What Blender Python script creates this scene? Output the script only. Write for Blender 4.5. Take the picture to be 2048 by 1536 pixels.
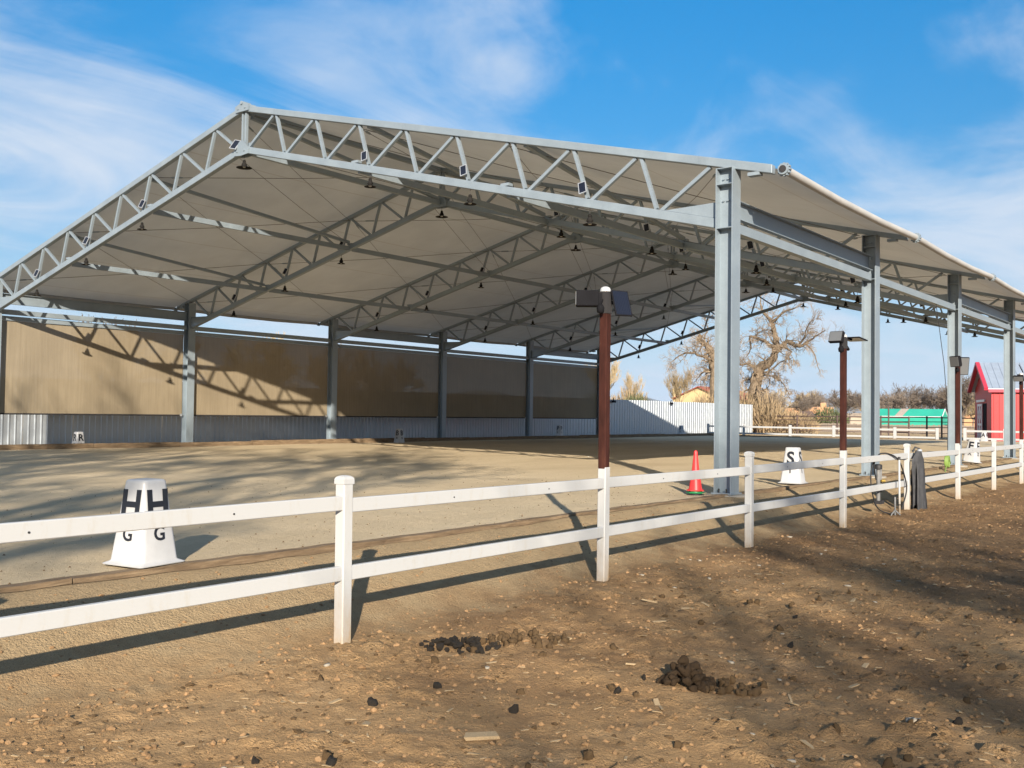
import bpy, bmesh, math, random
import numpy as np
from mathutils import Vector, Matrix
random.seed(7); RNG = np.random.default_rng(7)
for o in list(bpy.data.objects): bpy.data.objects.remove(o)
sc = bpy.context.scene; COL = sc.collection

# ---------------------------------------------------------------- camera
CAM = Vector((6.2992, -13.2335, 1.1163))
PITCH, ROLL, YAW, FPX = 0.0306, 0.013, 0.6594, 1967.985
Fw = Vector((-math.sin(YAW)*math.cos(PITCH), math.cos(YAW)*math.cos(PITCH), math.sin(PITCH)))
Rt = Fw.cross(Vector((0, 0, 1))).normalized(); Up = Rt.cross(Fw)
R2 = math.cos(ROLL)*Rt + math.sin(ROLL)*Up; U2 = -math.sin(ROLL)*Rt + math.cos(ROLL)*Up
cd = bpy.data.cameras.new('camera'); co = bpy.data.objects.new('camera', cd); COL.objects.link(co)
m = Matrix.Identity(4)
for i in range(3): m[i][0], m[i][1], m[i][2], m[i][3] = R2[i], U2[i], -Fw[i], CAM[i]
co.matrix_world = m
cd.sensor_width = 36; cd.lens = FPX/2048*36; cd.clip_start = 0.05; cd.clip_end = 30000
sc.camera = co
# ---------------------------------------------------------------- light
SD = Vector((1.0, -1.15, 0.555)).normalized()            # towards the sun
EL = math.asin(SD.z); AZ = math.atan2(SD.x, SD.y)
EXPOSURE, SUN_E, SKY_E = 1.22, 4.6, 0.085
w = bpy.data.worlds.new('World'); sc.world = w; w.use_nodes = True
nt = w.node_tree; N = nt.nodes; Lk = nt.links; N.clear()
wo = N.new('ShaderNodeOutputWorld'); bg = N.new('ShaderNodeBackground'); sk = N.new('ShaderNodeTexSky')
sk.sky_type = 'NISHITA'; sk.sun_disc = False; sk.sun_elevation = EL; sk.sun_rotation = AZ
sk.altitude = 1600; sk.air_density = 1.0; sk.dust_density = 0.2; sk.ozone_density = 1.3
bg.inputs['Strength'].default_value = SKY_E
def wn(t, **kw):
    n = N.new(t)
    for k, v in kw.items(): setattr(n, k, v)
    return n
def wmath(op, a, b=None, c=None, clamp=False):
    n = N.new('ShaderNodeMath'); n.operation = op; n.use_clamp = clamp
    for i, v in enumerate((a, b, c)):
        if v is None: continue
        if isinstance(v, (int, float)): n.inputs[i].default_value = v
        else: Lk.new(v, n.inputs[i])
    return n.outputs[0]
tc = wn('ShaderNodeTexCoord'); sep = wn('ShaderNodeSeparateXYZ'); Lk.new(tc.outputs['Generated'], sep.inputs[0])
den = wmath('ADD', wmath('MAXIMUM', sep.outputs['Z'], 0.0), 0.16)
cmb = wn('ShaderNodeCombineXYZ')
Lk.new(wmath('DIVIDE', sep.outputs['X'], den), cmb.inputs[0]); Lk.new(wmath('DIVIDE', sep.outputs['Y'], den), cmb.inputs[1])
def cnoise(loc, rot, scl, scale, detail, rough, dist):
    mp = wn('ShaderNodeMapping'); Lk.new(cmb.outputs[0], mp.inputs[0]); mp.inputs['Location'].default_value = loc; mp.inputs['Rotation'].default_value = (0, 0, math.radians(rot)); mp.inputs['Scale'].default_value = scl
    n_ = wn('ShaderNodeTexNoise'); n_.inputs['Scale'].default_value = scale; n_.inputs['Detail'].default_value = detail; n_.inputs['Roughness'].default_value = rough; n_.inputs['Distortion'].default_value = dist
    Lk.new(mp.outputs[0], n_.inputs['Vector']); return n_.outputs[0]
def smooth(v_, a_, b_, o_):
    r_ = wn('ShaderNodeMapRange'); r_.interpolation_type = 'SMOOTHSTEP'; Lk.new(v_, r_.inputs[0])
    for i_, q_ in enumerate((a_, b_, 0.0, o_)): r_.inputs[i_+1].default_value = q_
    return r_.outputs[0]
big = cnoise((3.1, 1.4, 0), 20, (.8, 1.0, 1), 1.25, 6, .52, .3); wisp = cnoise((1.0, 5.0, 0), 38, (1.15, .72, 1), 1.5, 12, .58, .9)
cl = wmath('ADD', wmath('MULTIPLY', big, .6), wmath('MULTIPLY', wisp, .6))
cover = smooth(cl, .475, .775, .92)
hs = wn('ShaderNodeHueSaturation'); hs.inputs['Hue'].default_value = .495; hs.inputs['Saturation'].default_value = 1.5; Lk.new(sk.outputs[0], hs.inputs['Color'])
vr = wn('ShaderNodeMapRange'); Lk.new(sep.outputs['Z'], vr.inputs[0])
for i_, q_ in enumerate((0.0, .42, .33, .9)): vr.inputs[i_+1].default_value = q_
Lk.new(vr.outputs[0], hs.inputs['Value'])
mx = wn('ShaderNodeMix', data_type='RGBA'); Lk.new(cover, mx.inputs[0])
hzr = wn('ShaderNodeMapRange'); Lk.new(sep.outputs['Z'], hzr.inputs[0])
for i_, q_ in enumerate((0.0, .24, .95, 0.0)): hzr.inputs[i_+1].default_value = q_
hm = wn('ShaderNodeMix', data_type='RGBA'); Lk.new(hzr.outputs[0], hm.inputs[0]); Lk.new(hs.outputs[0], hm.inputs[6]); hm.inputs[7].default_value = (2.55, 3.45, 4.6, 1); Lk.new(hm.outputs[2], mx.inputs[6])
mx.inputs[7].default_value = (3.55, 3.95, 4.55, 1)
Lk.new(mx.outputs[2], bg.inputs['Color']); Lk.new(bg.outputs[0], wo.inputs[0])
sl = bpy.data.lights.new('sun', 'SUN'); sl.energy = SUN_E; sl.angle = math.radians(0.53); sl.color = (1.0, 0.89, 0.74)
so = bpy.data.objects.new('sun', sl); COL.objects.link(so); so.rotation_euler = SD.to_track_quat('Z', 'Y').to_euler(); so.location = (20, -25, 20)
vs = sc.view_settings; vs.view_transform = 'Standard'; vs.look = 'None'; vs.gamma = 1; vs.use_curve_mapping = False; vs.exposure = EXPOSURE
sc.render.engine = 'CYCLES'; sc.cycles.max_bounces = 7; sc.cycles.diffuse_bounces = 4; sc.cycles.transparent_max_bounces = 12

# ---------------------------------------------------------------- materials
MATS = {}
class MT:
    def __init__(s, name):
        s.m = bpy.data.materials.new(name); s.m.use_nodes = True; s.t = s.m.node_tree
        s.b = s.t.nodes['Principled BSDF']; s.out = s.t.nodes['Material Output']; MATS[name] = s.m
        s._c = None
    def n(s, t, **kw):
        n = s.t.nodes.new(t)
        for k, v in kw.items(): setattr(n, k, v)
        return n
    def l(s, a, b): s.t.links.new(a, b)
    def coord(s, kind='Object', scale=(1, 1, 1)):
        c = s.n('ShaderNodeTexCoord'); mpp = s.n('ShaderNodeMapping'); s.l(c.outputs[kind], mpp.inputs[0]); mpp.inputs['Scale'].default_value = scale
        return mpp.outputs[0]
    def noise(s, vec, scale, detail=5, rough=.55, dist=0):
        n = s.n('ShaderNodeTexNoise'); s.l(vec, n.inputs['Vector']); n.inputs['Scale'].default_value = scale; n.inputs['Detail'].default_value = detail
        n.inputs['Roughness'].default_value = rough; n.inputs['Distortion'].default_value = dist
        return n.outputs[0]
    def ramp(s, fac, stops):
        r = s.n('ShaderNodeValToRGB'); s.l(fac, r.inputs[0]); e = r.color_ramp.elements
        while len(e) < len(stops): e.new(.5)
        for i, (p, c) in enumerate(stops): e[i].position = p; e[i].color = (*c, 1)
        return r.outputs[0]
    def mix(s, fac, a, b, mode='MIX'):
        x = s.n('ShaderNodeMix', data_type='RGBA', blend_type=mode)
        for k, v in ((0, fac), (6, a), (7, b)):
            if isinstance(v, (int, float)): x.inputs[k].default_value = v
            elif isinstance(v, tuple): x.inputs[k].default_value = (*v, 1)
            else: s.l(v, x.inputs[k])
        return x.outputs[2]
    def rng(s, v, a, b, c, d):
        r = s.n('ShaderNodeMapRange'); s.l(v, r.inputs[0])
        for i, q in enumerate((a, b, c, d)): r.inputs[i+1].default_value = q
        return r.outputs[0]
    def col(s, v):
        if isinstance(v, tuple): s.b.inputs['Base Color'].default_value = (*v, 1)
        else: s.l(v, s.b.inputs['Base Color'])
    def set(s, rough=.6, metal=0, spec=.4):
        s.b.inputs['Roughness'].default_value = rough; s.b.inputs['Metallic'].default_value = metal; s.b.inputs['Specular IOR Level'].default_value = spec
    def bump(s, h, strength=.4, dist=.02):
        b = s.n('ShaderNodeBump'); s.l(h, b.inputs['Height']); b.inputs['Strength'].default_value = strength; b.inputs['Distance'].default_value = dist
        s.l(b.outputs[0], s.b.inputs['Normal'])

def simple(name, c, rough=.6, metal=0, var=.18, scale=6, bump=0, spec=.4, kind='Object'):
    t = MT(name); v = t.coord(kind); n = t.noise(v, scale, 6, .6)
    t.col(t.ramp(n, [(.28, tuple(x*(1-var) for x in c)), (.72, tuple(min(1, x*(1+var)) for x in c))]))
    t.set(rough, metal, spec)
    if bump: t.bump(t.noise(v, scale*8, 4), bump, .01)
    return t
# pen dirt
t = MT('pen_dirt'); v = t.coord('Object')
a = t.noise(v, .42, 8, .66, .3); b = t.noise(v, 12, 8, .72); c = t.noise(v, 55, 4, .7); d = t.noise(v, 2.2, 6, .6, .6)
base = t.ramp(a, [(.3, (.30, .178, .088)), (.5, (.51, .318, .152)), (.7, (.61, .405, .21))])
base = t.mix(t.rng(b, .38, .68, .0, .55), base, (.23, .145, .078))
base = t.mix(t.rng(d, .55, .75, 0, .5), base, (.47, .345, .21))
base = t.mix(t.rng(c, .58, .8, 0, .45), base, (.52, .40, .27))
e = t.noise(v, .33, 6, .62, .5); gq = t.n('ShaderNodeNewGeometry'); sq = t.n('ShaderNodeSeparateXYZ'); t.l(gq.outputs['Position'], sq.inputs[0])
wet = t.n('ShaderNodeMath', operation='ADD'); t.l(e, wet.inputs[0]); t.l(t.rng(sq.outputs[1], -9, -2, -.06, .16), wet.inputs[1])
base = t.mix(t.rng(wet.outputs[0], .46, .62, 0, .68), base, t.mix(t.rng(b, .42, .62, 0, 1), (.215, .125, .062), (.12, .072, .04)))
gp = t.n('ShaderNodeNewGeometry'); sx_ = t.n('ShaderNodeSeparateXYZ'); t.l(gp.outputs['Position'], sx_.inputs[0]); ad = t.n('ShaderNodeMath', operation='ADD'); t.l(sx_.outputs[0], ad.inputs[0]); t.l(t.rng(d, .3, .7, -.45, .45), ad.inputs[1])
base = t.mix(t.rng(ad.outputs[0], .9, 1.7, .85, 0), base, t.mix(t.rng(b, .4, .7, 0, .5), (.50, .375, .22), (.38, .275, .155)))
t.col(base); t.set(.95, 0, .15)
h = t.n('ShaderNodeMath', operation='ADD'); t.l(b, h.inputs[0]); t.l(c, h.inputs[1]); t.bump(h.outputs[0], 1.0, .05)
# arena sand
t = MT('arena_sand'); v = t.coord('Object'); v2 = t.coord('Object', (1, .35, 1))
a = t.noise(v2, .5, 6, .6, .4); b = t.noise(v, 14, 7, .65); c = t.noise(v, 90, 3, .7)
base = t.ramp(a, [(.3, (.47, .375, .245)), (.5, (.55, .445, .295)), (.7, (.60, .49, .33))])
base = t.mix(t.rng(b, .5, .75, 0, .45), base, (.36, .275, .175)); base = t.mix(t.rng(c, .66, .8, 0, .5), base, (.24, .165, .10))
t.col(base); t.set(.95, 0, .12)
h = t.n('ShaderNodeMath', operation='ADD'); t.l(b, h.inputs[0]); t.l(c, h.inputs[1]); t.bump(h.outputs[0], .8, .03)
# galvanised steel
def galv(name, c, rough=.42, metal=.55):
    t = MT(name); v = t.coord('Object'); vo = t.n('ShaderNodeTexVoronoi'); t.l(v, vo.inputs['Vector']); vo.inputs['Scale'].default_value = 38
    n = t.noise(v, 2.5, 6, .65); st = t.noise(t.coord('Object', (9, 9, .8)), 1.2, 5, .6)
    base = t.mix(t.rng(vo.outputs['Distance'], 0, .6, .0, .25), c, tuple(x*.72 for x in c))
    base = t.mix(t.rng(n, .4, .7, 0, .5), base, tuple(min(1, x*1.22) for x in c))
    base = t.mix(t.rng(st, .62, .8, 0, .35), base, tuple(x*.6 for x in c))
    t.col(base); t.set(rough, metal, .5); t.l(t.rng(n, .3, .7, rough-.08, rough+.14), t.b.inputs['Roughness'])
galv('galvanised_steel', (.245, .295, .335), .48, .32); galv('corrugated_steel', (.42, .46, .50), .4, .6)
simple('dark_steel', (.035, .034, .036), .85, 0, .2, 6, 0, .1)
# rusty brown pole
t = MT('brown_pole'); v = t.coord('Object'); n = t.noise(t.coord('Object', (5, 5, 1)), 3, 7, .65)
t.col(t.ramp(n, [(.3, (.025, .010, .008)), (.55, (.048, .017, .013)), (.75, (.09, .038, .024))])); t.set(.85, .0, .1); t.bump(t.noise(v, 60, 3), .15, .003)
# membrane: white fabric, a little light comes through
t = MT('roof_membrane'); v = t.coord('Object'); n = t.noise(t.coord('Object', (.25, 1.2, 1)), 1.2, 5, .6); nn = t.noise(v, .9, 4)
cc = t.mix(t.rng(n, .45, .75, 0, .35), t.ramp(nn, [(.3, (.57, .605, .635)), (.7, (.65, .685, .715))]), (.51, .53, .54))
ox = t.n('ShaderNodeSeparateXYZ'); t.l(t.coord('Object'), ox.inputs[0]); md = t.n('ShaderNodeMath', operation='PINGPONG'); t.l(ox.outputs[0], md.inputs[0]); md.inputs[1].default_value = 1.15
cc = t.mix(t.rng(md.outputs[0], .012, .03, .42, 0), cc, (.40, .385, .36))
t.col(cc); t.set(.55, 0, .3)
tr = t.n('ShaderNodeBsdfTranslucent'); t.l(cc, tr.inputs[0]); ms = t.n('ShaderNodeMixShader'); ms.inputs[0].default_value = .05
t.l(t.b.outputs[0], ms.inputs[1]); t.l(tr.outputs[0], ms.inputs[2]); t.l(ms.outputs[0], t.out.inputs[0])
simple('eave_roll', (.38, .375, .36), .6, 0, .12, 2)
wv = t.n('ShaderNodeTexWave'); t.l(t.coord('Object', (1, 1, 1)), wv.inputs[0]); wv.inputs['Scale'].default_value = .35; wv.bands_direction = 'X'
t.bump(wv.outputs[0], .05, .02)
# shade screen: tan mesh with open weave
t = MT('shade_screen'); v = t.coord('Object'); st = t.noise(t.coord('Object', (1, 14, .5)), 1.5, 5, .6); n = t.noise(v, .7, 4)
cc = t.mix(t.rng(st, .4, .7, 0, .5), t.ramp(n, [(.3, (.205, .168, .115)), (.7, (.25, .207, .142))]), (.175, .142, .094))
t.col(cc); t.set(.8, 0, .15); t.bump(t.noise(t.coord('Object', (1, 3, .35)), .8, 3), .16, .1)
tp = t.n('ShaderNodeBsdfTransparent'); ms = t.n('ShaderNodeMixShader'); ms.inputs[0].default_value = .03
t.l(t.b.outputs[0], ms.inputs[1]); t.l(tp.outputs[0], ms.inputs[2]); t.l(ms.outputs[0], t.out.inputs[0])
# white fence paint with grime near the ground
t = MT('white_paint'); v = t.coord('Object'); n = t.noise(t.coord('Object', (6, 6, 2)), 2.2, 7, .68)
g = t.n('ShaderNodeNewGeometry'); sp = t.n('ShaderNodeSeparateXYZ'); t.l(g.outputs['Position'], sp.inputs[0])
dirt = t.n('ShaderNodeMath', operation='MULTIPLY'); t.l(t.rng(sp.outputs[2], -.36, .02, 1.0, 0.0), dirt.inputs[0]); t.l(t.rng(n, .3, .6, .1, 1), dirt.inputs[1])
cc = t.mix(t.rng(n, .54, .8, 0, .6), (.425, .432, .432), (.36, .32, .245)); cc = t.mix(dirt.outputs[0], cc, (.34, .25, .15)); t.col(cc); t.set(.38, 0, .4)
simple('marker_plastic', (.415, .418, .42), .4, 0, .1, 5, 0, .5)
simple('black_print', (.012, .014, .02), .5)
t = MT('kerb_timber'); n = t.noise(t.coord('Object', (8, .8, 8)), 3, 8, .7, .3); t.col(t.ramp(n, [(.3, (.085, .058, .036)), (.55, (.19, .135, .083)), (.75, (.34, .255, .16))])); t.set(.9, 0, .2); t.bump(n, .7, .02)
simple('concrete', (.27, .245, .205), .9, 0, .2, 7, .4)
simple('black_plastic', (.012, .012, .014), .85, 0, .2, 6, 0, .05)
simple('lamp_metal', (.016, .015, .014), .75, 0, .2, 6, 0, .1)
simple('lamp_inner', (.55, .53, .48), .5)
simple('lens_glass', (.12, .125, .13), .12, 0, .05, 4, 0, .6)
t = MT('solar_cells'); v = t.coord('Object'); br = t.n('ShaderNodeTexBrick'); t.l(v, br.inputs[0]); br.offset = 0; br.inputs['Scale'].default_value = 30; br.inputs['Mortar Size'].default_value = .03
br.inputs['Color1'].default_value = (.008, .010, .018, 1); br.inputs['Color2'].default_value = (.009, .011, .021, 1); br.inputs['Mortar'].default_value = (.03, .035, .045, 1); t.l(br.outputs[0], t.b.inputs['Base Color']); t.set(.2, 0, .35)
simple('alu_frame', (.48, .50, .52), .35, .5)
simple('red_plastic', (.62, .035, .035), .42, 0, .1); simple('green_plastic', (.02, .20, .07), .45, 0, .1)
simple('lime_hose', (.17, .26, .06), .5, 0, .15)
simple('steel_wire', (.13, .125, .12), .5, .5)
simple('grey_canvas', (.055, .056, .06), .85, 0, .35, 9, .4, .2)
simple('rubber', (.02, .02, .022), .6)
simple('grey_metal', (.17, .17, .17), .7, .2, .35, 14)
simple('brass', (.5, .34, .08), .35, .7)
simple('dung_fresh', (.022, .017, .012), .7, 0, .4, 30, .7, .3); simple('dung_mid', (.06, .04, .024), .95, 0, .4, 30, .8, .1); simple('dung_dry', (.115, .075, .04), .95, 0, .35, 30, .8, .1)
simple('wood_chip', (.36, .265, .155), .85, 0, .3, 18, .3, .2); simple('soil_clod', (.25, .155, .08), .97, 0, .45, 3, .7, .1)
simple('pale_stone', (.30, .265, .21), .85, 0, .2, 14, .3)
t = MT('bark'); n = t.noise(t.coord('Object', (3, 3, .8)), 3, 8, .7); t.col(t.ramp(n, [(.3, (.085, .06, .04)), (.55, (.19, .145, .10)), (.75, (.30, .245, .175))])); t.set(.95, 0, .15); t.bump(n, .9, .05)
simple('twigs_tan', (.27, .205, .14), .95, 0, .25, .8); simple('twigs_grey', (.185, .15, .12), .95, 0, .3, .12); simple('twigs_dark', (.13, .10, .08), .95, 0, .25, .3); simple('twigs_gold', (.33, .255, .15), .95, 0, .2, .3)
simple('brush_green', (.085, .10, .045), .9, 0, .35, 1.5); simple('dry_brush', (.29, .215, .13), .95, 0, .3, 1)
simple('barn_red', (.40, .02, .024), .5, 0, .08, 3); simple('barn_trim', (.42, .03, .055), .45, 0, .06); simple('barn_roof', (.36, .42, .50), .35, .35, .1, 2)
simple('white_trim', (.72, .72, .72), .5); simple('adobe', (.52, .29, .16), .95, 0, .1, .5, .3); simple('cream_stucco', (.50, .39, .21), .9, 0, .1, .6)
simple('red_roof', (.27, .075, .05), .8, 0, .25, 3); simple('teal_tarp', (.025, .33, .235), .5, 0, .1, .6); simple('tarp_patch', (.33, .28, .24), .7)
simple('window_glass', (.03, .04, .05), .1); simple('corral_pipe', (.075, .05, .045), .6, .2, .4, 2); simple('weathered_wood', (.24, .2, .165), .95, 0, .3, 3)
simple('mountain_rock', (.14, .13, .115), .95, 0, .2, .002); simple('tan_building', (.40, .34, .27), .9, 0, .15, .4)
simple('far_ground', (.29, .21, .12), .95, 0, .25, .05)

# ---------------------------------------------------------------- mesh helpers
def props(o, label=None, cat=None, group=None, kind=None):
    for k, v_ in (('label', label), ('category', cat), ('group', group), ('kind', kind)):
        if v_: o[k] = v_
    return o
def empty(name, loc=(0, 0, 0), rz=0, **kw):
    o = bpy.data.objects.new(name, None); COL.objects.link(o); o.location = loc; o.rotation_euler = (0, 0, rz); o.empty_display_size = .1
    return props(o, **kw)
def link(name, me, parent=None, loc=(0, 0, 0), rot=(0, 0, 0), scale=(1, 1, 1), **kw):
    o = bpy.data.objects.new(name, me); COL.objects.link(o); o.parent = parent; o.location = loc; o.rotation_euler = rot; o.scale = scale
    return props(o, **kw)
class MB:
    def __init__(s): s.v = []; s.f = []
    def quadbox(s, P):              # 8 points: bottom ring 0-3, top ring 4-7
        b = len(s.v); s.v += [tuple(p) for p in P]
        s.f += [tuple(b+i for i in q) for q in ((3, 2, 1, 0), (4, 5, 6, 7), (0, 1, 5, 4), (1, 2, 6, 5), (2, 3, 7, 6), (3, 0, 4, 7))]
        return s
    def box(s, x0, x1, y0, y1, z0, z1):
        return s.quadbox([(x0, y0, z0), (x1, y0, z0), (x1, y1, z0), (x0, y1, z0), (x0, y0, z1), (x1, y0, z1), (x1, y1, z1), (x0, y1, z1)])
    def bar(s, a, b, wd, ht, up=(0, 0, 1)):     # rectangular bar from a to b
        a = Vector(a); b = Vector(b); d = (b-a).normalized(); u = Vector(up); sx = d.cross(u)
        if sx.length < 1e-4: sx = d.cross(Vector((0, 1, 0)))
        sx.normalize(); u = sx.cross(d); P = []
        for p in (a, b):
            for i, j in ((-1, -1), (1, -1), (1, 1), (-1, 1)): P.append(p+sx*(i*wd/2)+u*(j*ht/2))
        return s.quadbox(P)
    def tube(s, pts, rad, n=8, cap=True):
        pts = [Vector(p) for p in pts]; b = len(s.v); rr = rad if isinstance(rad, (list, tuple)) else [rad]*len(pts)
        t0 = (pts[1]-pts[0]).normalized(); ref = Vector((0, 0, 1)) if abs(t0.z) < .9 else Vector((1, 0, 0)); x = t0.cross(ref).normalized()
        for i, p in enumerate(pts):
            tt = (pts[min(i+1, len(pts)-1)]-pts[max(i-1, 0)]); tt = tt.normalized() if tt.length > 1e-9 else t0
            x = (x-tt*x.dot(tt)); x = x.normalized() if x.length > 1e-6 else tt.orthogonal().normalized(); y = tt.cross(x)
            for k in range(n):
                an = 2*math.pi*k/n; s.v.append(tuple(p+(x*math.cos(an)+y*math.sin(an))*rr[i]))
        for i in range(len(pts)-1):
            for k in range(n):
                k2 = (k+1) % n; s.f.append((b+i*n+k, b+i*n+k2, b+(i+1)*n+k2, b+(i+1)*n+k))
        if cap:
            s.f.append(tuple(b+k for k in range(n))[::-1]); e = b+(len(pts)-1)*n; s.f.append(tuple(e+k for k in range(n)))
        return s
    def lathe(s, prof, n=20, c=(0, 0, 0)):
        b = len(s.v)
        for r, z in prof:
            for k in range(n):
                an = 2*math.pi*k/n; s.v.append((c[0]+r*math.cos(an), c[1]+r*math.sin(an), c[2]+z))
        for i in range(len(prof)-1):
            for k in range(n):
                k2 = (k+1) % n; s.f.append((b+i*n+k, b+i*n+k2, b+(i+1)*n+k2, b+(i+1)*n+k))
        return s
    def extrude(s, poly, axis, a0, a1):         # 2-D polygon swept along axis 'x','y' or 'z'
        b = len(s.v); n = len(poly)
        for a in (a0, a1):
            for p, q in poly: s.v.append({'x': (a, p, q), 'y': (p, a, q), 'z': (p, q, a)}[axis])
        for k in range(n):
            k2 = (k+1) % n; s.f.append((b+k, b+k2, b+n+k2, b+n+k))
        s.f.append(tuple(b+k for k in range(n))[::-1]); s.f.append(tuple(b+n+k for k in range(n))); return s
    def mesh(s, name, mat, smooth=False, bevel=0, autosmooth=None):
        me = bpy.data.meshes.new(name); me.from_pydata(s.v, [], s.f); me.validate(); bm = bmesh.new(); bm.from_mesh(me); bmesh.ops.recalc_face_normals(bm, faces=bm.faces)
        if bevel: bmesh.ops.bevel(bm, geom=[e for e in bm.edges if len(e.link_faces) == 2 and e.calc_face_angle(0) > .5], offset=bevel, segments=1, affect='EDGES', profile=.5)
        bm.to_mesh(me); bm.free(); me.materials.append(MATS[mat])
        if smooth: me.shade_smooth()
        if autosmooth: me.set_sharp_from_angle(angle=autosmooth)
        return me
    def obj(s, name, mat, parent=None, loc=(0, 0, 0), rot=(0, 0, 0), smooth=False, bevel=0, autosmooth=None, **kw):
        return link(name, s.mesh(name, mat, smooth, bevel, autosmooth), parent, loc, rot, **kw)
def ordn(i): return ['first', 'second', 'third', 'fourth', 'fifth', 'sixth', 'seventh', 'eighth', 'ninth', 'tenth'][i]

# smooth value noise (numpy)
_T = RNG.random((256, 256))
def vnoise(x, y, sc_, sd=0):
    x = np.asarray(x, float)/sc_+17.3*sd+500; y = np.asarray(y, float)/sc_+9.1*sd+500
    xi = np.floor(x).astype(int); yi = np.floor(y).astype(int); fx = x-xi; fy = y-yi; fx = fx*fx*(3-2*fx); fy = fy*fy*(3-2*fy)
    g = lambda i, j: _T[i % 256, j % 256]
    return (g(xi, yi)*(1-fx)+g(xi+1, yi)*fx)*(1-fy)+(g(xi, yi+1)*(1-fx)+g(xi+1, yi+1)*fx)*fy-.5
def sstep(a, b, x): q = np.clip((x-a)/(b-a), 0, 1); return q*q*(3-2*q)

# ---------------------------------------------------------------- ground
W = 22.8642; HW = W/2; BAY = 6.45; NF = 6
def ground_z(X, Y):
    X = np.asarray(X, float); Y = np.asarray(Y, float)
    out = -.02-.335*sstep(.12, 1.5, X)+.09*vnoise(X, Y, 1.9, 1)*(1-sstep(.4, 1.2, X))+.03*vnoise(X, Y, .5, 31)*(1-sstep(.4, 1.2, X))+.012*vnoise(X, Y, .25, 7)
    out = np.where(X < .9, np.minimum(out, -.018-.075*sstep(.1, .9, X)+.06*np.minimum(0, vnoise(X, Y, 2.1, 34))+.022*vnoise(X, Y, .35, 33)), out)
    X0, Y0 = X, Y; X = X0+.16*vnoise(X0, Y0, .31, 41)+.07*vnoise(X0, Y0, .12, 42)+.31*Y0; Y = Y0+.16*vnoise(X0, Y0, .29, 43)+.07*vnoise(X0, Y0, .11, 44)-.37*X0
    near = sstep(1.0, 2.0, X0)*(1-sstep(14, 24, np.abs(Y0+3)))
    out = out+near*(.07*np.maximum(0, vnoise(X, Y, .065, 21)-.14)*(.2+1.6*(vnoise(X, Y, .6, 22)+.5))+.025*np.maximum(0, vnoise(X, Y, .13, 23)-.18)-.16*np.maximum(0, vnoise(X, Y, .24, 24)-.36)+.05*vnoise(X, Y, 1.3, 2)+.03*vnoise(X, Y, .5, 3)+.016*vnoise(X, Y, .19, 4)*(.5+vnoise(X, Y, 1.1, 8)+.5)+.012*vnoise(X, Y, .085, 5)*(.5+vnoise(X, Y, .8, 9)+.5))
    X, Y = X0, Y0
    out = np.where(X < .1, -.3, out)
    out = np.where(X < -22.65, -.15, out); out = np.where(Y > 46, -.18+.02*vnoise(X, Y, 3, 6), out)
    return out
def grid_sheet(name, xs, ys, zf, mat, **kw):
    GX, GY = np.meshgrid(xs, ys); Z = zf(GX, GY); nx, ny = len(xs), len(ys)
    co_ = np.stack([GX, GY, Z], -1).reshape(-1, 3).astype(np.float32)
    i = (np.arange(ny-1)[:, None]*nx+np.arange(nx-1)[None, :]).reshape(-1); F = np.stack([i, i+1, i+1+nx, i+nx], -1)
    me = bpy.data.meshes.new(name); me.vertices.add(len(co_)); me.vertices.foreach_set('co', co_.ravel()); me.loops.add(F.size); me.loops.foreach_set('vertex_index', F.ravel().astype(np.int32))
    me.polygons.add(len(F)); me.polygons.foreach_set('loop_start', np.arange(0, F.size, 4, dtype=np.int32)); me.update(); me.validate(); me.materials.append(MATS[mat]); me.shade_smooth()
    return link(name, me, **kw)
xs = np.concatenate([[-9000, -3000, -900, -300, -120, -70, -45, -32, -26, -24, -22.7, -22.6, -.3, .05], np.arange(.1, 1.5, .045), np.arange(1.5, 5.7, .028), np.arange(5.7, 12, .2), [13, 16, 20, 30, 60, 150, 600, 3000, 9000]])
ys = np.concatenate([[-9000, -2000, -400, -100, -50, -30, -22, -18, -15], np.arange(-13, -11.4, .08), np.arange(-11.4, -5, .028), np.arange(-5, 0, .05), np.arange(0, 6, .08), np.arange(6, 20, .2), np.arange(20.5, 46, 1.5), [46.01, 50, 60, 80, 120, 200, 400, 900, 2500, 9000]])
grid_sheet('ground', xs, ys, ground_z, 'pen_dirt', kind='structure')
def sand_z(X, Y):
    X = np.asarray(X, float); fd = sstep(.0, .35, -X)
    return -.006-.10*sstep(3, 22, -X)+fd*sand_n(X, Y)
def sand_n(X, Y): return .02*vnoise(X, Y, 2.2, 11)+.018*vnoise(X, Y*.6, .7, 12)+.014*vnoise(X, Y, .28, 13)-.05*np.maximum(0, vnoise(X, Y, .2, 14)-.28)+.03*np.maximum(0, vnoise(X, Y, .15, 15)-.3)
xs = np.concatenate([np.arange(-22.62, -9, .3), np.arange(-9, -.02, .07), [.035]]); ys = np.concatenate([np.arange(-16, 4, .06), np.arange(4, 18, .2), np.arange(18, 45.3, .5)])
grid_sheet('arena_sand', xs, ys, sand_z, 'arena_sand', kind='structure')

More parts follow.
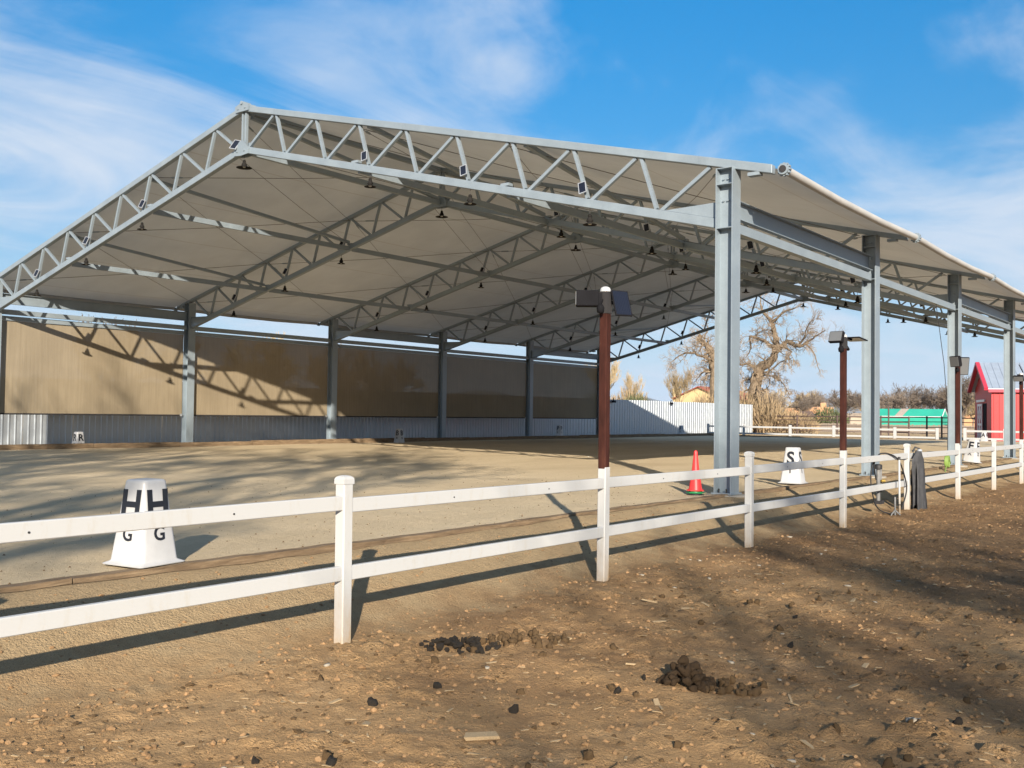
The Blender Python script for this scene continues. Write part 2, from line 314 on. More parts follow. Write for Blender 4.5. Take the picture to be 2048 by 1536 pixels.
# kerb boards round the arena
def kerb(label, fn, n, seglen):
    k = empty('arena_kerb', **dict(label=label, cat='kerb'))
    for i in range(n): fn(k, i)
    return k
tm = {}
def timber(parent, a, b, z0, z1, th):
    mb = MB(); a = Vector(a); b = Vector(b); n = 16; d = (b-a).normalized(); sx = Vector((d.y, -d.x, 0))
    P = []
    for i in range(n+1):
        p = a.lerp(b, i/n); jz = random.uniform(-.006, .005); js = random.uniform(-.004, .004)
        b0 = len(mb.v); mb.v += [tuple(p+sx*(-th/2+js)+Vector((0, 0, z0))), tuple(p+sx*(th/2+js)+Vector((0, 0, z0))), tuple(p+sx*(th/2+js)+Vector((0, 0, z1+jz))), tuple(p+sx*(-th/2+js)+Vector((0, 0, z1+jz*.6)))]
        if i: mb.f += [tuple((b0-4+q, b0-4+(q+1) % 4, b0+(q+1) % 4, b0+q)) for q in range(4)]
    mb.f += [(0, 1, 2, 3), tuple(len(mb.v)-4+q for q in (3, 2, 1, 0))]
    return mb.obj('timber', 'kerb_timber', parent)
k1 = empty('arena_kerb', label='weathered timber kerb along the near edge of the arena sand', cat='kerb')
y = -14.6
while y < 36:
    L = random.uniform(2.3, 2.5); z = random.uniform(.004, .012)
    timber(k1, (.055+random.uniform(-.012, .012), y, 0), (.055+random.uniform(-.012, .012), y+L-.012, 0), -.25, z, .1); y += L
k2 = empty('arena_kerb', label='dark timber kerb below the shade screens on the far side', cat='kerb')
y = -12
while y < 45:
    L = random.uniform(2.9, 3.1); z = random.uniform(.03, .07)
    timber(k2, (-22.58+random.uniform(-.02, .02), y, 0), (-22.58+random.uniform(-.02, .02), y+L-.015, 0), -.3, z, .09); y += L
k3 = empty('arena_kerb', label='low timber kerb across the far end of the arena', cat='kerb')
x = -22.4
while x < -.3:
    timber(k3, (x, 45.3, 0), (x+2.4, 45.3, 0), -.3, random.uniform(-.03, .0), .1); x += 2.42

# ---------------------------------------------------------------- the covered arena
S = empty('arena_shelter', (-HW, 0, 0), label='open-sided gabled riding arena cover with galvanised steel trusses and white membrane roof', cat='pavilion')
SL = .2535
top_t = lambda u: 7.78-SL*u; top_b = lambda u: 7.65-SL*u; bot_t = lambda u: 6.885-SL*u; bot_b = lambda u: 6.74-SL*u
# --- shared truss meshes (local x = distance from ridge, y along the building)
def chord_mesh():
    mb = MB()
    for sg in (-1, 1):
        for (zt, zb, u1) in ((top_t, top_b, 12.13), (bot_t, bot_b, HW-.14)):
            y0, y1 = -.065, .065; u0 = .012
            P = [(sg*u0, y0, zb(u0)), (sg*u1, y0, zb(u1)), (sg*u1, y1, zb(u1)), (sg*u0, y1, zb(u0)), (sg*u0, y0, zt(u0)), (sg*u1, y0, zt(u1)), (sg*u1, y1, zt(u1)), (sg*u0, y1, zt(u0))]
            mb.quadbox(P)
    return mb.mesh('truss', 'galvanised_steel', bevel=.008)
ME_truss = chord_mesh()
def diag_mesh(du, z0, z1, wd=.062): return MB().bar((0, 0, z0), (du, 0, z1), .055, wd, up=(0, 1, 0)).mesh('diagonal', 'galvanised_steel')
# type A climbs outwards from bottom node to top node, type B falls outwards
P_ = 1.27; ub0, ut0 = .17, .99
A_du = ut0-ub0; ME_A = diag_mesh(A_du, 0, top_b(ut0)-bot_t(ub0)); ME_B = diag_mesh(ub0+P_-.08-(ut0+.09), 0, bot_t(ub0+P_-.08)-top_b(ut0+.09))
ME_post = MB().bar((0, 0, 6.8), (0, 0, 7.68), .05, .06).mesh('ridge_post', 'galvanised_steel')
ME_rpt = MB().extrude([(-.22, 7.63), (.22, 7.63), (.24, 7.76), (0, 7.84), (-.24, 7.76)], 'y', -.01, .01).mesh('ridge_plate', 'galvanised_steel')
ME_rpb = MB().extrude([(-.25, 6.68), (0, 6.66), (.25, 6.68), (.25, 6.8), (.06, 6.98), (-.06, 6.98), (-.25, 6.8)], 'y', -.01, .01).mesh('ridge_plate', 'galvanised_steel')
ME_pin = MB().tube([(0, -.12, 0), (0, .12, 0)], .04, 10).mesh('ridge_pin', 'galvanised_steel'); ME_bo = MB().tube([(0, -.12, 0), (0, .12, 0)], .016, 6).mesh('bolt', 'galvanised_steel')
def haunch(sg):
    mb = MB(); u0 = 10.3; mb.extrude([(sg*u0, bot_t(u0)+.005), (sg*(HW-.14), bot_t(HW-.14)+.004), (sg*(HW-.14), 4.27), (sg*(u0+.15), 4.25)], 'y', -.045, .045); return mb.mesh('haunch_plate', 'galvanised_steel')
ME_h = {1: haunch(1), -1: haunch(-1)}
ME_tab = MB().box(-.09, .09, -.06, .06, .0, .05).mesh('bracket_plate', 'galvanised_steel')
for i in range(NF):
    yy = i*BAY
    T = link('truss', ME_truss, S, (0, yy, 0), label='galvanised truss across the arena, %s from the front' % ordn(i))
    link('ridge_post', ME_post, T, (.055, 0, 0)); link('ridge_post', ME_post, T, (-.055, 0, 0)); 
    for yy2 in (-.085, .085): link('ridge_plate', ME_rpt, T, (0, yy2, 0)); link('ridge_plate', ME_rpb, T, (0, yy2, 0))
    link('ridge_pin', ME_pin, T, (0, 0, 7.82))
    for sx in (-.12, .12):
        for z in (7.7, 6.76): link('bolt', ME_bo, T, (sx, 0, z))
    for sg in (1, -1):
        for u in (3.55, 7.3): link('bracket_plate', ME_tab, T, (sg*u, 0, bot_t(u)+.001))
        link('bracket_plate', ME_tab, T, (sg*11.85, 0, top_b(11.85)-.06))
    for sg in (1, -1):
        link('haunch_plate', ME_h[sg], T)
        for k in range(9):
            u = ub0+P_*k; link('diagonal', ME_A, T, (sg*u, 0, bot_t(u)-.01), (0, 0, 0 if sg > 0 else math.pi))
            if k < 8: u = ut0+.09+P_*k; link('diagonal', ME_B, T, (sg*u, 0, top_b(u)+.01), (0, 0, 0 if sg > 0 else math.pi))
# --- columns
def col_mesh():
    mb = MB(); hx, hy, tf, tw = .135, .135, .016, .01; zt = top_b(HW)-.005
    for sx in (-1, 1): mb.box(min(sx*hx, sx*(hx-tf)), max(sx*hx, sx*(hx-tf)), -hy, hy, .02, zt)
    mb.box(-hx+tf, hx-tf, -tw/2, tw/2, .02, zt-.002)
    for z in (zt-.012, 4.5, 3.86):
        for sy in (-1, 1): mb.box(-hx+tf, hx-tf, min(sy*tw/2, sy*hy*.96), max(sy*tw/2, sy*hy*.96), z, z+.012)
    mb.box(-hx-.03, hx+.03, -hy-.03, hy+.03, 0.0, .02)
    return mb.mesh('column', 'galvanised_steel')
ME_col = col_mesh(); ME_bolt = MB().tube([(0, 0, 0), (0, -.03, 0)], .014, 6).mesh('bolt', 'galvanised_steel'); ME_abolt = MB().tube([(0, 0, 0), (0, 0, .06)], .013, 6).mesh('anchor_bolt', 'dark_steel')
def foot_mesh():
    mb = MB(); n = 22; prof = [(.31, -.55), (.30, -.02), (.285, -.004), (0.001, -.004)]
    mb.lathe(prof, n); return mb.mesh('footing', 'concrete', smooth=True, autosmooth=.6)
ME_foot = foot_mesh()
for i in range(NF):
    for sg in (1, -1):
        c_ = link('column', ME_col, S, (sg*HW, i*BAY, 0), label='galvanised steel column %d on the %s side' % (i+1, 'near' if sg > 0 else 'screened'))
        link('footing', ME_foot, c_)
        if sg > 0:
            for z in (4.62, 4.3):
                for dx in (-.06, .01): link('bolt', ME_bolt, c_, (dx, -.005, z-.02))
            for dx in (-.07, .05): link('anchor_bolt', ME_abolt, c_, (dx, -.1, .018))
# --- purlins, braces, eave beams
for i in range(NF-1):
    y0, y1 = i*BAY+.07, (i+1)*BAY-.07
    for sg in (1, -1):
        for u in (3.55, 7.3):
            z = bot_b(u)+.03; mb = MB()
            mb.extrude([(sg*u-.035, z-.06), (sg*u+.035, z-.06), (sg*u+.035, z+.07), (sg*u-.035, z+.07)], 'y', y0, y1)
            mb.obj('purlin', 'galvanised_steel', S)
        if i in (0, NF-2):
            for u in (3.8, 7.65):
                ya, yb = (y0, y1-.05) if i == 0 else (y1, y0+.05)
                MB().bar((sg*u, ya, top_b(u)+.02), (sg*(u-.3), yb, bot_t(u-.3)+.05), .09, .075).obj('brace', 'galvanised_steel', S)
        beams = [(3.83, 3.97, .06)]+([(4.03, 4.31, .05)] if i % 2 == 0 else [])
        for z0, z1, hw in beams:
            mb = MB(); X = sg*HW
            if z1-z0 > .2:
                if sg < 0: z0 += .1; z1 += .12
                tk = .012; Xo = X
                mb.box(Xo-.004, Xo+.008, y0+.08, y1-.08, z0, z1); mb.box(Xo+.0085, Xo+.085, y0+.08, y1-.08, z1-tk, z1-.001); mb.box(Xo+.0085, Xo+.085, y0+.08, y1-.08, z0+.001, z0+tk)
            else: mb.box(X-hw, X+hw, y0+.08, y1-.08, z0, z1)
            mb.obj('eave_beam', 'galvanised_steel', S)
    # ridge purlins
    MB().box(-.05, .05, y0+.03, y1-.03, 7.6, 7.72).obj('purlin', 'galvanised_steel', S); MB().box(-.05, .05, y0+.03, y1-.03, 6.72, 6.84).obj('purlin', 'galvanised_steel', S)
    if i in (0, NF-2):
        ya, yb = (y0+.1, y1-.1) if i == 0 else (y1-.1, y0+.1); MB().bar((0, ya, 7.56), (0, yb, 6.88), .09, .075).obj('brace', 'galvanised_steel', S)
    # bracing cables with turnbuckles
    us = [.25, 3.55, 7.3, HW-.2]
    for sg in (1, -1):
        for a_, b_ in zip(us[:-1], us[1:]):
            for (p, q) in ((a_, b_), (b_, a_)):
                zf = (lambda u: top_b(u)-.05)
                A = Vector((sg*p, y0, zf(p))); B = Vector((sg*q, y1, zf(q))); mid = A.lerp(B, .5)-Vector((0, 0, .04))
                cb = MB().tube([A, mid, B], .007, 4, False).obj('bracing_cable', 'steel_wire', S)
                d = (mid-A).normalized(); MB().tube([A+d*.35, A+d*.4, A+d*.62, A+d*.67], [.008, .022, .022, .008], 6).obj('turnbuckle', 'galvanised_steel', cb)
        A = Vector((sg*.4, y0, bot_t(.4)-.02)); B = Vector((sg*3.5, y1, bot_t(3.5)-.02))
        MB().tube([A, A.lerp(B, .5)-Vector((0, 0, .05)), B], .007, 4, False).obj('bracing_cable', 'steel_wire', S)
# --- membrane roof, one sheet per slope and bay, gently saddle shaped
for i in range(NF-1):
    y0, y1 = i*BAY+.066, (i+1)*BAY-.066
    for sg in (1, -1):
        nu, nv = 26, 12; mb = MB()
        for a in range(nu+1):
            u = 12.3*a/nu
            for b in range(nv+1):
                q = b/nv; z = top_t(u)-.035-.07*math.sin(math.pi*q)*(.35+.65*math.sin(math.pi*min(1, u/12.3)))
                mb.v.append((sg*max(u, .0), y0+(y1-y0)*q, z))
        for a in range(nu):
            for b in range(nv): k = a*(nv+1)+b; mb.f.append((k, k+1, k+nv+2, k+nv+1) if sg < 0 else (k, k+nv+1, k+nv+2, k+1))
        o = mb.obj('roof_panel', 'roof_membrane', S, smooth=True); 
        # rolled eave tube with clamp rings
        zt = top_t(12.28)-.05
        tb = MB().tube([(sg*12.29, y0+.02, zt), (sg*12.29, y0+2.1, zt-.045), (sg*12.29, y1-2.1, zt-.045), (sg*12.29, y1-.02, zt)], .062, 12).obj('eave_tube', 'eave_roll', S, smooth=True, autosmooth=.7)
ring = MB()
for k in range(12):
    an = 2*math.pi*k/12; ring.box(.085*math.cos(an)-.012, .085*math.cos(an)+.012, -.03, .03, .085*math.sin(an)-.012, .085*math.sin(an)+.012)
ring.tube([(0, -.06, 0), (0, .06, 0)], .078, 14); ME_ring = ring.mesh('eave_clamp', 'galvanised_steel')
for i in range(NF):
    for sg in (1, -1): 
        r_ = link('eave_clamp', ME_ring, S, (sg*12.29, i*BAY, top_t(12.28)-.05))
        if i == 0: MB().tube([(0, -.075, 0), (0, -.0605, 0)], .05, 14).obj('end_cap', 'dark_steel', r_)
# --- shade screens on the far side
for i in range(NF-1):
    y0, y1 = i*BAY+.17, (i+1)*BAY-.17; mb = MB(); nv, nz = 20, 10; X = -HW-.09
    for a in range(nv+1):
        for b in range(nz+1): mb.v.append((X+.02*math.sin(a*.9+i)*math.sin(math.pi*b/nz), y0+(y1-y0)*a/nv, .94+(3.66-.94)*b/nz))
    for a in range(nv):
        for b in range(nz): k = a*(nz+1)+b; mb.f.append((k, k+nz+1, k+nz+2, k+1))
    sc_ = mb.obj('shade_screen', 'shade_screen', S, smooth=True, label='tan mesh shade screen, %s from the front' % ordn(i))
    MB().tube([(X, y0-.02, .935), (X, y1+.02, .935)], .022, 8).obj('hem_bar', 'dark_steel', sc_)
    MB().box(X-.05, X+.05, y0-.03, y1+.03, 3.665, 3.79).obj('roller_box', 'galvanised_steel', sc_)
    MB().box(X+.03, X+.06, y1-.1, y1-.02, .9, .98).obj('latch', 'alu_frame', sc_)

# ---------------------------------------------------------------- pendant lamps and their solar panels
def lamp_meshes(r):
    sh = MB().lathe([(.03, .0), (.045, -.03), (.06, -.07), (.3*r, -.09), (r, -.125), (r, -.13), (.28*r, -.097), (.05, -.078)], 20).mesh('lamp_shade', 'lamp_metal', smooth=True)
    so_ = MB().tube([(0, 0, .0), (0, 0, .03), (0, 0, .05)], [.035, .03, .012], 10).mesh('lamp_socket', 'lamp_metal', smooth=True)
    cb = MB().tube([(0, 0, .05), (0, 0, .14)], .005, 5).mesh('lamp_hook', 'steel_wire')
    bl = MB().lathe([(.02, -.08), (.032, -.1), (.03, -.118), (.002, -.13)], 10).mesh('bulb', 'lamp_inner', smooth=True)
    return sh, so_, cb, bl
LM = {0: lamp_meshes(.17), 1: lamp_meshes(.115)}
ME_pf = MB(); 
for a in ((-.085, -.07, -.13, .13), (.07, .085, -.13, .13), (-.0699, .0699, -.13, -.115), (-.0699, .0699, .115, .13)): ME_pf.box(a[0], a[1], -.012, .012, a[2], a[3])
ME_pf = ME_pf.mesh('panel_frame', 'alu_frame'); ME_pc = MB().box(-.0695, .0695, -.007, .009, -.1145, .1145).mesh('solar_cells', 'solar_cells')
for i in range(NF):
    for sg in (1, -1):
        for j, k in enumerate((3, 5, 7)):
            u = ub0+P_*k-.04; X = -HW+sg*u; z = bot_b(u)
            side = 'right' if sg > 0 else 'left'; pos = ['nearest the ridge', 'halfway down', 'nearest the eave'][j]
            L_ = empty('pendant_lamp', (X, i*BAY, z-.14), label='small black pendant lamp under the %s truss from front, %s slope, %s' % (ordn(i), side, pos), cat='lamp', group='pendant lamps under the trusses')
            for nm, me in zip(('lamp_shade', 'lamp_socket', 'lamp_hook', 'bulb'), LM[1]): link(nm, me, L_)
            Pn = empty('solar_panel', (X-sg*.1, i*BAY-.08, bot_t(u)+.19), label='small framed solar panel on the %s truss from front, %s slope, %s' % (ordn(i), side, pos), cat='solar panel', group='lamp solar panels on the trusses')
            Pn.rotation_euler = (math.radians(-18), sg*math.radians(-14), math.radians(12)); Pn.scale = (.8, .8, .8)
            link('panel_frame', ME_pf, Pn); link('solar_cells', ME_pc, Pn)
    L_ = empty('pendant_lamp', (-HW, i*BAY, 6.54), label='wide dark pendant lamp at the ridge of the %s truss from the front' % ordn(i), cat='lamp', group='pendant lamps under the trusses')
    for nm, me in zip(('lamp_shade', 'lamp_socket', 'lamp_hook', 'bulb'), LM[0]): link(nm, me, L_)
Pn = empty('solar_panel', (-HW-.2, -.1, 6.93), label='small framed solar panel beside the front ridge post', cat='solar panel', group='lamp solar panels on the trusses'); Pn.rotation_euler = (math.radians(-30), math.radians(14), math.radians(15))
link('panel_frame', ME_pf, Pn); link('solar_cells', ME_pc, Pn)

# ---------------------------------------------------------------- corrugated metal fence behind the screens
def sheet_mesh(wd, pitch, h):
    mb = MB(); n = int(round(wd/pitch)); prof = []
    for k in range(n):
        o = k*pitch; prof += [(o, 0), (o+pitch*.70, 0), (o+pitch*.78, .028), (o+pitch*.92, .028)]
    prof.append((wd, 0)); b = []
    for y_, x_ in prof: mb.v += [(x_, y_, 0), (x_, y_, h)]
    for k in range(len(prof)-1): mb.f.append((2*k, 2*k+2, 2*k+3, 2*k+1))
    me = mb.mesh('corrugated_sheet', 'corrugated_steel'); return me
MF = empty('metal_fence', (-25.8, 0, 0), label='tall corrugated steel fence behind the shade screens', cat='fence')
m1 = sheet_mesh(.84, .21, 2.22); m2 = sheet_mesh(.9, .3, 2.22); y = -12.0
while y < 33: link('corrugated_sheet', m1, MF, (random.uniform(-.006, .006), y, -.12+random.uniform(-.01, .01))); y += .842
while y < 58: link('corrugated_sheet', m2, MF, (random.uniform(-.006, .006), y, -.12+random.uniform(-.012, .012))); y += .902
for y_ in np.arange(-12, 58.5, 3.0): MB().tube([(-.07, y_, -.3), (-.07, y_, 2.08)], .035, 8).obj('fence_post', 'galvanised_steel', MF)
for z in (.4, 1.8): MB().box(-.05, -.012, -12, 58, z-.03, z+.03).obj('fence_rail', 'galvanised_steel', MF)
# small floodlights hung on the metal fence
for y_, lb in ((38.2, 'small black floodlight on the metal fence top nearest the shelter'), (45.5, 'small black floodlight on the metal fence top, farther along')):
    f = empty('fence_floodlight', (-25.7, y_, 2.02), label=lb, cat='floodlight'); MB().box(-.02, .1, -.16, .16, -.12, .02).obj('housing', 'black_plastic', f, bevel=.01); MB().bar((0, 0, .02), (0, 0, .18), .04, .04).obj('bracket', 'black_plastic', f)

# ---------------------------------------------------------------- white rail fence in front
FX = 1.6
WF = empty('rail_fence', (FX, 0, 0), label='white two-rail fence running along the near side of the arena', cat='fence')
posts = [-14.98, -11.95, -8.9, -5.83, -2.77, .29, 3.27, 6.5, 9.49, 12.36, 15.4, 18.4]; tall = {-5.83, .29, 6.5, 12.36}
def post_mesh(h, jag):
    mb = MB(); s_ = .041
    mb.box(-s_, s_, -s_, s_, -.5, h); return mb.mesh('post', 'white_paint', bevel=.007)
def cap_mesh():
    mb = MB(); s_ = .045; mb.quadbox([(-s_, -s_, -.02), (s_, -s_, -.02), (s_, s_, -.02), (-s_, s_, -.02), (-s_, -s_, .01), (s_, -s_, .01), (s_, s_, .01), (-s_, s_, .01)])
    b = 10; me = None
    n = 6
    for r in range(n):
        t0 = r/n*math.pi/2; t1 = (r+1)/n*math.pi/2; a0 = s_*math.cos(t0)*.98; a1 = max(s_*math.cos(t1)*.98, .004); z0 = .01+.026*math.sin(t0); z1 = .01+.026*math.sin(t1)
        mb.quadbox([(-a0, -a0, z0), (a0, -a0, z0), (a0, a0, z0), (-a0, a0, z0), (-a1, -a1, z1), (a1, -a1, z1), (a1, a1, z1), (-a1, a1, z1)])
    return mb.mesh('post_cap', 'white_paint')
ME_cap = cap_mesh(); ME_p = post_mesh(.68, 0)
for y_ in posts:
    tl = random.uniform(-.006, .006); p_ = link('post', ME_p, WF, (0, y_, random.uniform(-.02, .015)), (tl, random.uniform(-.008, .008), random.uniform(-.03, .03)))
    if y_ not in tall: link('post_cap', ME_cap, p_, (0, 0, .69))
ME_scr = MB().tube([(0, 0, 0), (.004, 0, 0)], .006, 6).mesh('screw', 'dark_steel')
for a_, b_ in zip(posts[:-1], posts[1:]):
    for zc, h_ in ((.525, .092), (.09, .092)):
        L = b_-a_-.07; me = MB().box(-.02, .02, 0, L, -h_/2, h_/2).mesh('rail', 'white_paint', bevel=.005)
        r_ = link('rail', me, WF, (.012, a_+.035, zc+random.uniform(-.006, .006)), (random.uniform(-.003, .003), 0, 0))
        if zc > .3: link('screw', ME_scr, r_, (.0195, L*.33, -.005)); link('screw', ME_scr, r_, (.0195, L*.72, -.005))

# ---------------------------------------------------------------- brown light poles standing in the fence posts
def light_pole(y_, z1, label):
    o = empty('light_pole', (FX, y_, .64), label=label, cat='light pole', group='brown light poles along the fence')
    h = z1-.64; MB().box(-.038, .038, -.038, .038, 0, h).obj('pole_shaft', 'brown_pole', o, bevel=.006)
    MB().lathe([(.048, h-.005), (.048, h+.012), (.04, h+.03), (.022, h+.04), (.001, h+.043)], 18).obj('pole_cap', 'white_paint', o, smooth=True, autosmooth=.7)
    return o, h
def floodlight(o, loc, rot, w_=.2, h_=.14, d_=.06):
    f = MB().box(-w_/2, w_/2, -d_/2, d_/2, -h_/2, h_/2).obj('floodlight', 'black_plastic', o, loc, rot, bevel=.008)
    MB().box(-w_/2+.012, w_/2-.012, -d_/2-.006, -d_/2+.001, -h_/2+.012, h_/2-.012).obj('lens', 'lens_glass', f)
    mb = MB()
    for k in range(5): mb.box(-w_/2+.02+k*(w_-.05)/4, -w_/2+.028+k*(w_-.05)/4, d_/2, d_/2+.03, -h_/2+.02, h_/2-.02)
    mb.obj('cooling_fins', 'black_plastic', f); return f
def panel(o, loc, rot, w_=.2, h_=.26):
    p_ = MB().box(-w_/2, w_/2, -.008, .008, -h_/2, h_/2).obj('solar_panel', 'black_plastic', o, loc, rot, bevel=.003); MB().box(-w_/2+.01, w_/2-.01, -.0105, -.0079, -h_/2+.01, h_/2-.01).obj('solar_cells', 'solar_cells', p_); return p_
D = math.radians
o, h = light_pole(-5.83, 2.22, 'tall brown light pole between nearest fence posts with blue solar panel on top')
floodlight(o, (-.12, -.11, h-.07), (D(0), 0, D(-54)), .13, .14, .2); MB().bar((-.03, -.03, h-.07), (-.06, -.06, h-.07), .03, .03).obj('bracket', 'black_plastic', o)
panel(o, (.13, .06, h-.11), (D(-22), 0, D(62)), .17, .25); MB().bar((.03, .03, h-.1), (.07, .1, h-.1), .03, .03).obj('bracket', 'black_plastic', o)
MB().lathe([(.001, -.05), (.03, -.04), (.035, 0), (.02, .03), (.001, .035)], 12, (.02, -.11, h-.16)).obj('motion_sensor', 'black_plastic', o, smooth=True); MB().bar((.02, -.11, h-.13), (0, -.05, h-.08), .015, .015).obj('sensor_arm', 'black_plastic', o)
MB().box(-.043, .043, -.043, .043, h-.2, h-.01).obj('clamp_band', 'dark_steel', o)
o, h = light_pole(.29, 2.24, 'brown light pole with tilted white floodlight and flat panel, second from the camera')
floodlight(o, (.0, -.27, h-.02), (D(-20), 0, D(-8)), .2, .16, .06); MB().bar((0, -.04, h-.05), (0, -.24, h-.03), .04, .05).obj('bracket', 'black_plastic', o)
panel(o, (.05, .3, h-.01), (D(86), 0, D(0)), .26, .36); MB().bar((0, .04, h-.03), (.02, .26, h-.02), .03, .02).obj('bracket', 'black_plastic', o)
MB().lathe([(.001, -.06), (.035, -.04), (.04, 0), (.02, .04), (.001, .045)], 12, (.02, -.15, h-.17)).obj('motion_sensor', 'black_plastic', o, smooth=True); MB().bar((.02, -.15, h-.12), (0, -.05, h-.08), .015, .015).obj('sensor_arm', 'black_plastic', o)
MB().bar((0, .05, h-.09), (.02, .15, h-.17), .03, .03).obj('sensor_arm', 'black_plastic', o); MB().box(-.043, .043, -.043, .043, h-.16, h-.0).obj('clamp_band', 'dark_steel', o)
o, h = light_pole(6.5, 2.26, 'rusty brown light pole with a floodlight on either side, third from the camera')
floodlight(o, (.03, -.3, h-.06), (D(10), 0, D(-30)), .22, .2, .06); floodlight(o, (.04, .28, h-.12), (D(12), 0, D(35)), .18, .34, .05)
MB().bar((0, -.05, h-.06), (0, -.26, h-.06), .04, .04).obj('bracket', 'black_plastic', o); MB().bar((0, .05, h-.08), (0, .24, h-.1), .04, .04).obj('bracket', 'black_plastic', o)
MB().lathe([(.001, -.05), (.035, -.04), (.04, 0), (.02, .04), (.001, .045)], 12, (.02, -.12, h-.2)).obj('motion_sensor', 'black_plastic', o, smooth=True)
o, h = light_pole(12.36, 2.2, 'dark brown light pole at the right edge with a thin arm, farthest from the camera')
floodlight(o, (.0, -.3, h-.1), (D(30), 0, D(0)), .22, .14, .06); MB().bar((0, -.04, h-.05), (0, -.34, h-.03), .05, .05).obj('bracket', 'black_plastic', o); MB().bar((0, -.25, h+.22), (0, .2, h+.06), .015, .012).obj('panel_arm', 'black_plastic', o)
MB().lathe([(.001, -.05), (.035, -.04), (.04, 0), (.02, .04), (.001, .045)], 12, (.02, -.16, h-.2)).obj('motion_sensor', 'black_plastic', o, smooth=True)

# ---------------------------------------------------------------- dressage letter markers
def text_mesh(ch, size, bold=.0):
    cu = bpy.data.curves.new('txt', 'FONT'); cu.body = ch; cu.size = size; cu.align_x = 'CENTER'; cu.align_y = 'CENTER'; cu.extrude = .0012; cu.offset = bold; cu.resolution_u = 4
    ob = bpy.data.objects.new('txt', cu); COL.objects.link(ob); dg = bpy.context.evaluated_depsgraph_get(); me = bpy.data.meshes.new_from_object(ob.evaluated_get(dg)); bpy.data.objects.remove(ob)
    me.name = 'letter'; me.materials.clear(); me.materials.append(MATS['black_print']); return me
def marker_mesh(s0, s1, h):
    bm = bmesh.new(); r = .035; rings = []
    def ringpts(s_, z, r_):
        P = []
        for cx, cy, a0 in ((1, 1, 0), (-1, 1, 90), (-1, -1, 180), (1, -1, 270)):
            for k in range(5):
                an = math.radians(a0+k*22.5); P.append(bm.verts.new((cx*(s_-r_)+r_*math.cos(an), cy*(s_-r_)+r_*math.sin(an), z)))
        return P
    lv = [(s0+.035, 0, .03), (s0+.037, .006, .03), (s0+.005, .022, .035), (s0, .03, .04), (s0+(s1-s0)*.5, h*.5, .04), (s1, h-.025, .04), (s1-.004, h-.012, .035), (s1-.015, h-.002, .03), (s1-.03, h, .025)]
    for s_, z, r_ in lv: rings.append(ringpts(s_, z, r_))
    for A, B in zip(rings[:-1], rings[1:]):
        for k in range(20): bm.faces.new((A[k], A[(k+1) % 20], B[(k+1) % 20], B[k]))
    bm.faces.new(rings[-1]); bmesh.ops.recalc_face_normals(bm, faces=bm.faces); me = bpy.data.meshes.new('cone_body'); bm.to_mesh(me); bm.free(); me.materials.append(MATS['marker_plastic']); me.shade_smooth(); me.set_sharp_from_angle(angle=.9); return me
s0, s1, HM = .170, .108, .60; ME_mk = marker_mesh(s0, s1, HM); TX = {}
def txt(ch, size, bold):
    k = (ch, size)
    if k not in TX: TX[k] = text_mesh(ch, size, bold)
    return TX[k]
slope = math.atan2(s0-s1, HM-.03)
def marker(big, small, loc, rz, label, bigsize=.285):
    o = empty('letter_marker', loc, rz, label=label, cat='arena marker', group='white arena letter markers')
    link('cone_body', ME_mk, o)
    for face in range(4):
        an = face*math.pi/2
        for ch, size, z, bold in ((big, bigsize, .415, .008), (small, .14, .215, .003)):
            if not ch: continue
            off = s0+(s1-s0)*(z-.03)/(HM-.03)+.001
            q = Matrix.Rotation(an, 4, 'Z') @ Matrix.Translation((0, -off, z)) @ Matrix.Rotation(math.pi/2-slope, 4, 'X')
            l_ = link('letter', txt(ch, size, bold), o); l_.matrix_local = q
    return o
marker('H', 'G', (-.14, -9.22, .015), D(9), 'white plastic marker with black letters H and G on the near kerb')
marker('S', 'I', (-.12, 2.8, .02), D(4), 'white marker with letter S standing right of the red cone')
marker('E', 'X', (.0, 14.6, .02), D(-3), 'white marker with letters E and X behind the right end of fence').rotation_euler = (D(-3), D(6), D(-12))
marker('R', 'I', (-22.85, 2.6, -.2), D(45-42), 'white marker with letter R half hidden behind far kerb, below first screen')
marker('B', 'X', (-22.1, 15.9, -.14), D(4), 'white marker with letters B and X in front of far kerb')
marker('P', 'L', (-22.85, 28.4, .0), D(2), 'white marker with letter P against shaded corrugated fence under last screen')
marker('F', 'D', (-22.85, 41.6, -.05), D(2), 'white marker with letter F by metal fence beyond the shelter')
marker('A', '', (-6.05, 44.2, -.1), D(-8), 'small looking white marker with letter A at arena far end before red barn')

# ---------------------------------------------------------------- cones by the first column
def cone(z, mat, label, sc_=1.0, rz=0):
    o = empty('traffic_cone', (-.32, -.34, z), rz, label=label, cat='traffic cone', group='stacked traffic cones')
    MB().lathe([(.10, .012), (.096, .03), (.09, .06), (.054, .30), (.03, .52), (.026, .56), (.02, .575), (.001, .578)], 22).obj('cone_body', mat, o, smooth=True, autosmooth=.8)
    mb = MB(); b = []; n = 8
    mb.extrude([(.12*math.copysign(1, math.cos(a))*min(1, abs(math.cos(a))*1.25), .12*math.copysign(1, math.sin(a))*min(1, abs(math.sin(a))*1.25)) for a in [math.pi/8+k*math.pi/4 for k in range(8)]], 'z', 0, .014)
    mb.obj('cone_base', mat, o)
for q, (mt, nm) in enumerate((('rubber', 'black cone base at the bottom of the stack under the green one'), ('green_plastic', 'green cone base showing just below red cone'), ('red_plastic', 'bright red traffic cone on top of its stack beside first column'))): cone(-.02+q*.034, mt, nm, 1, q*.2)

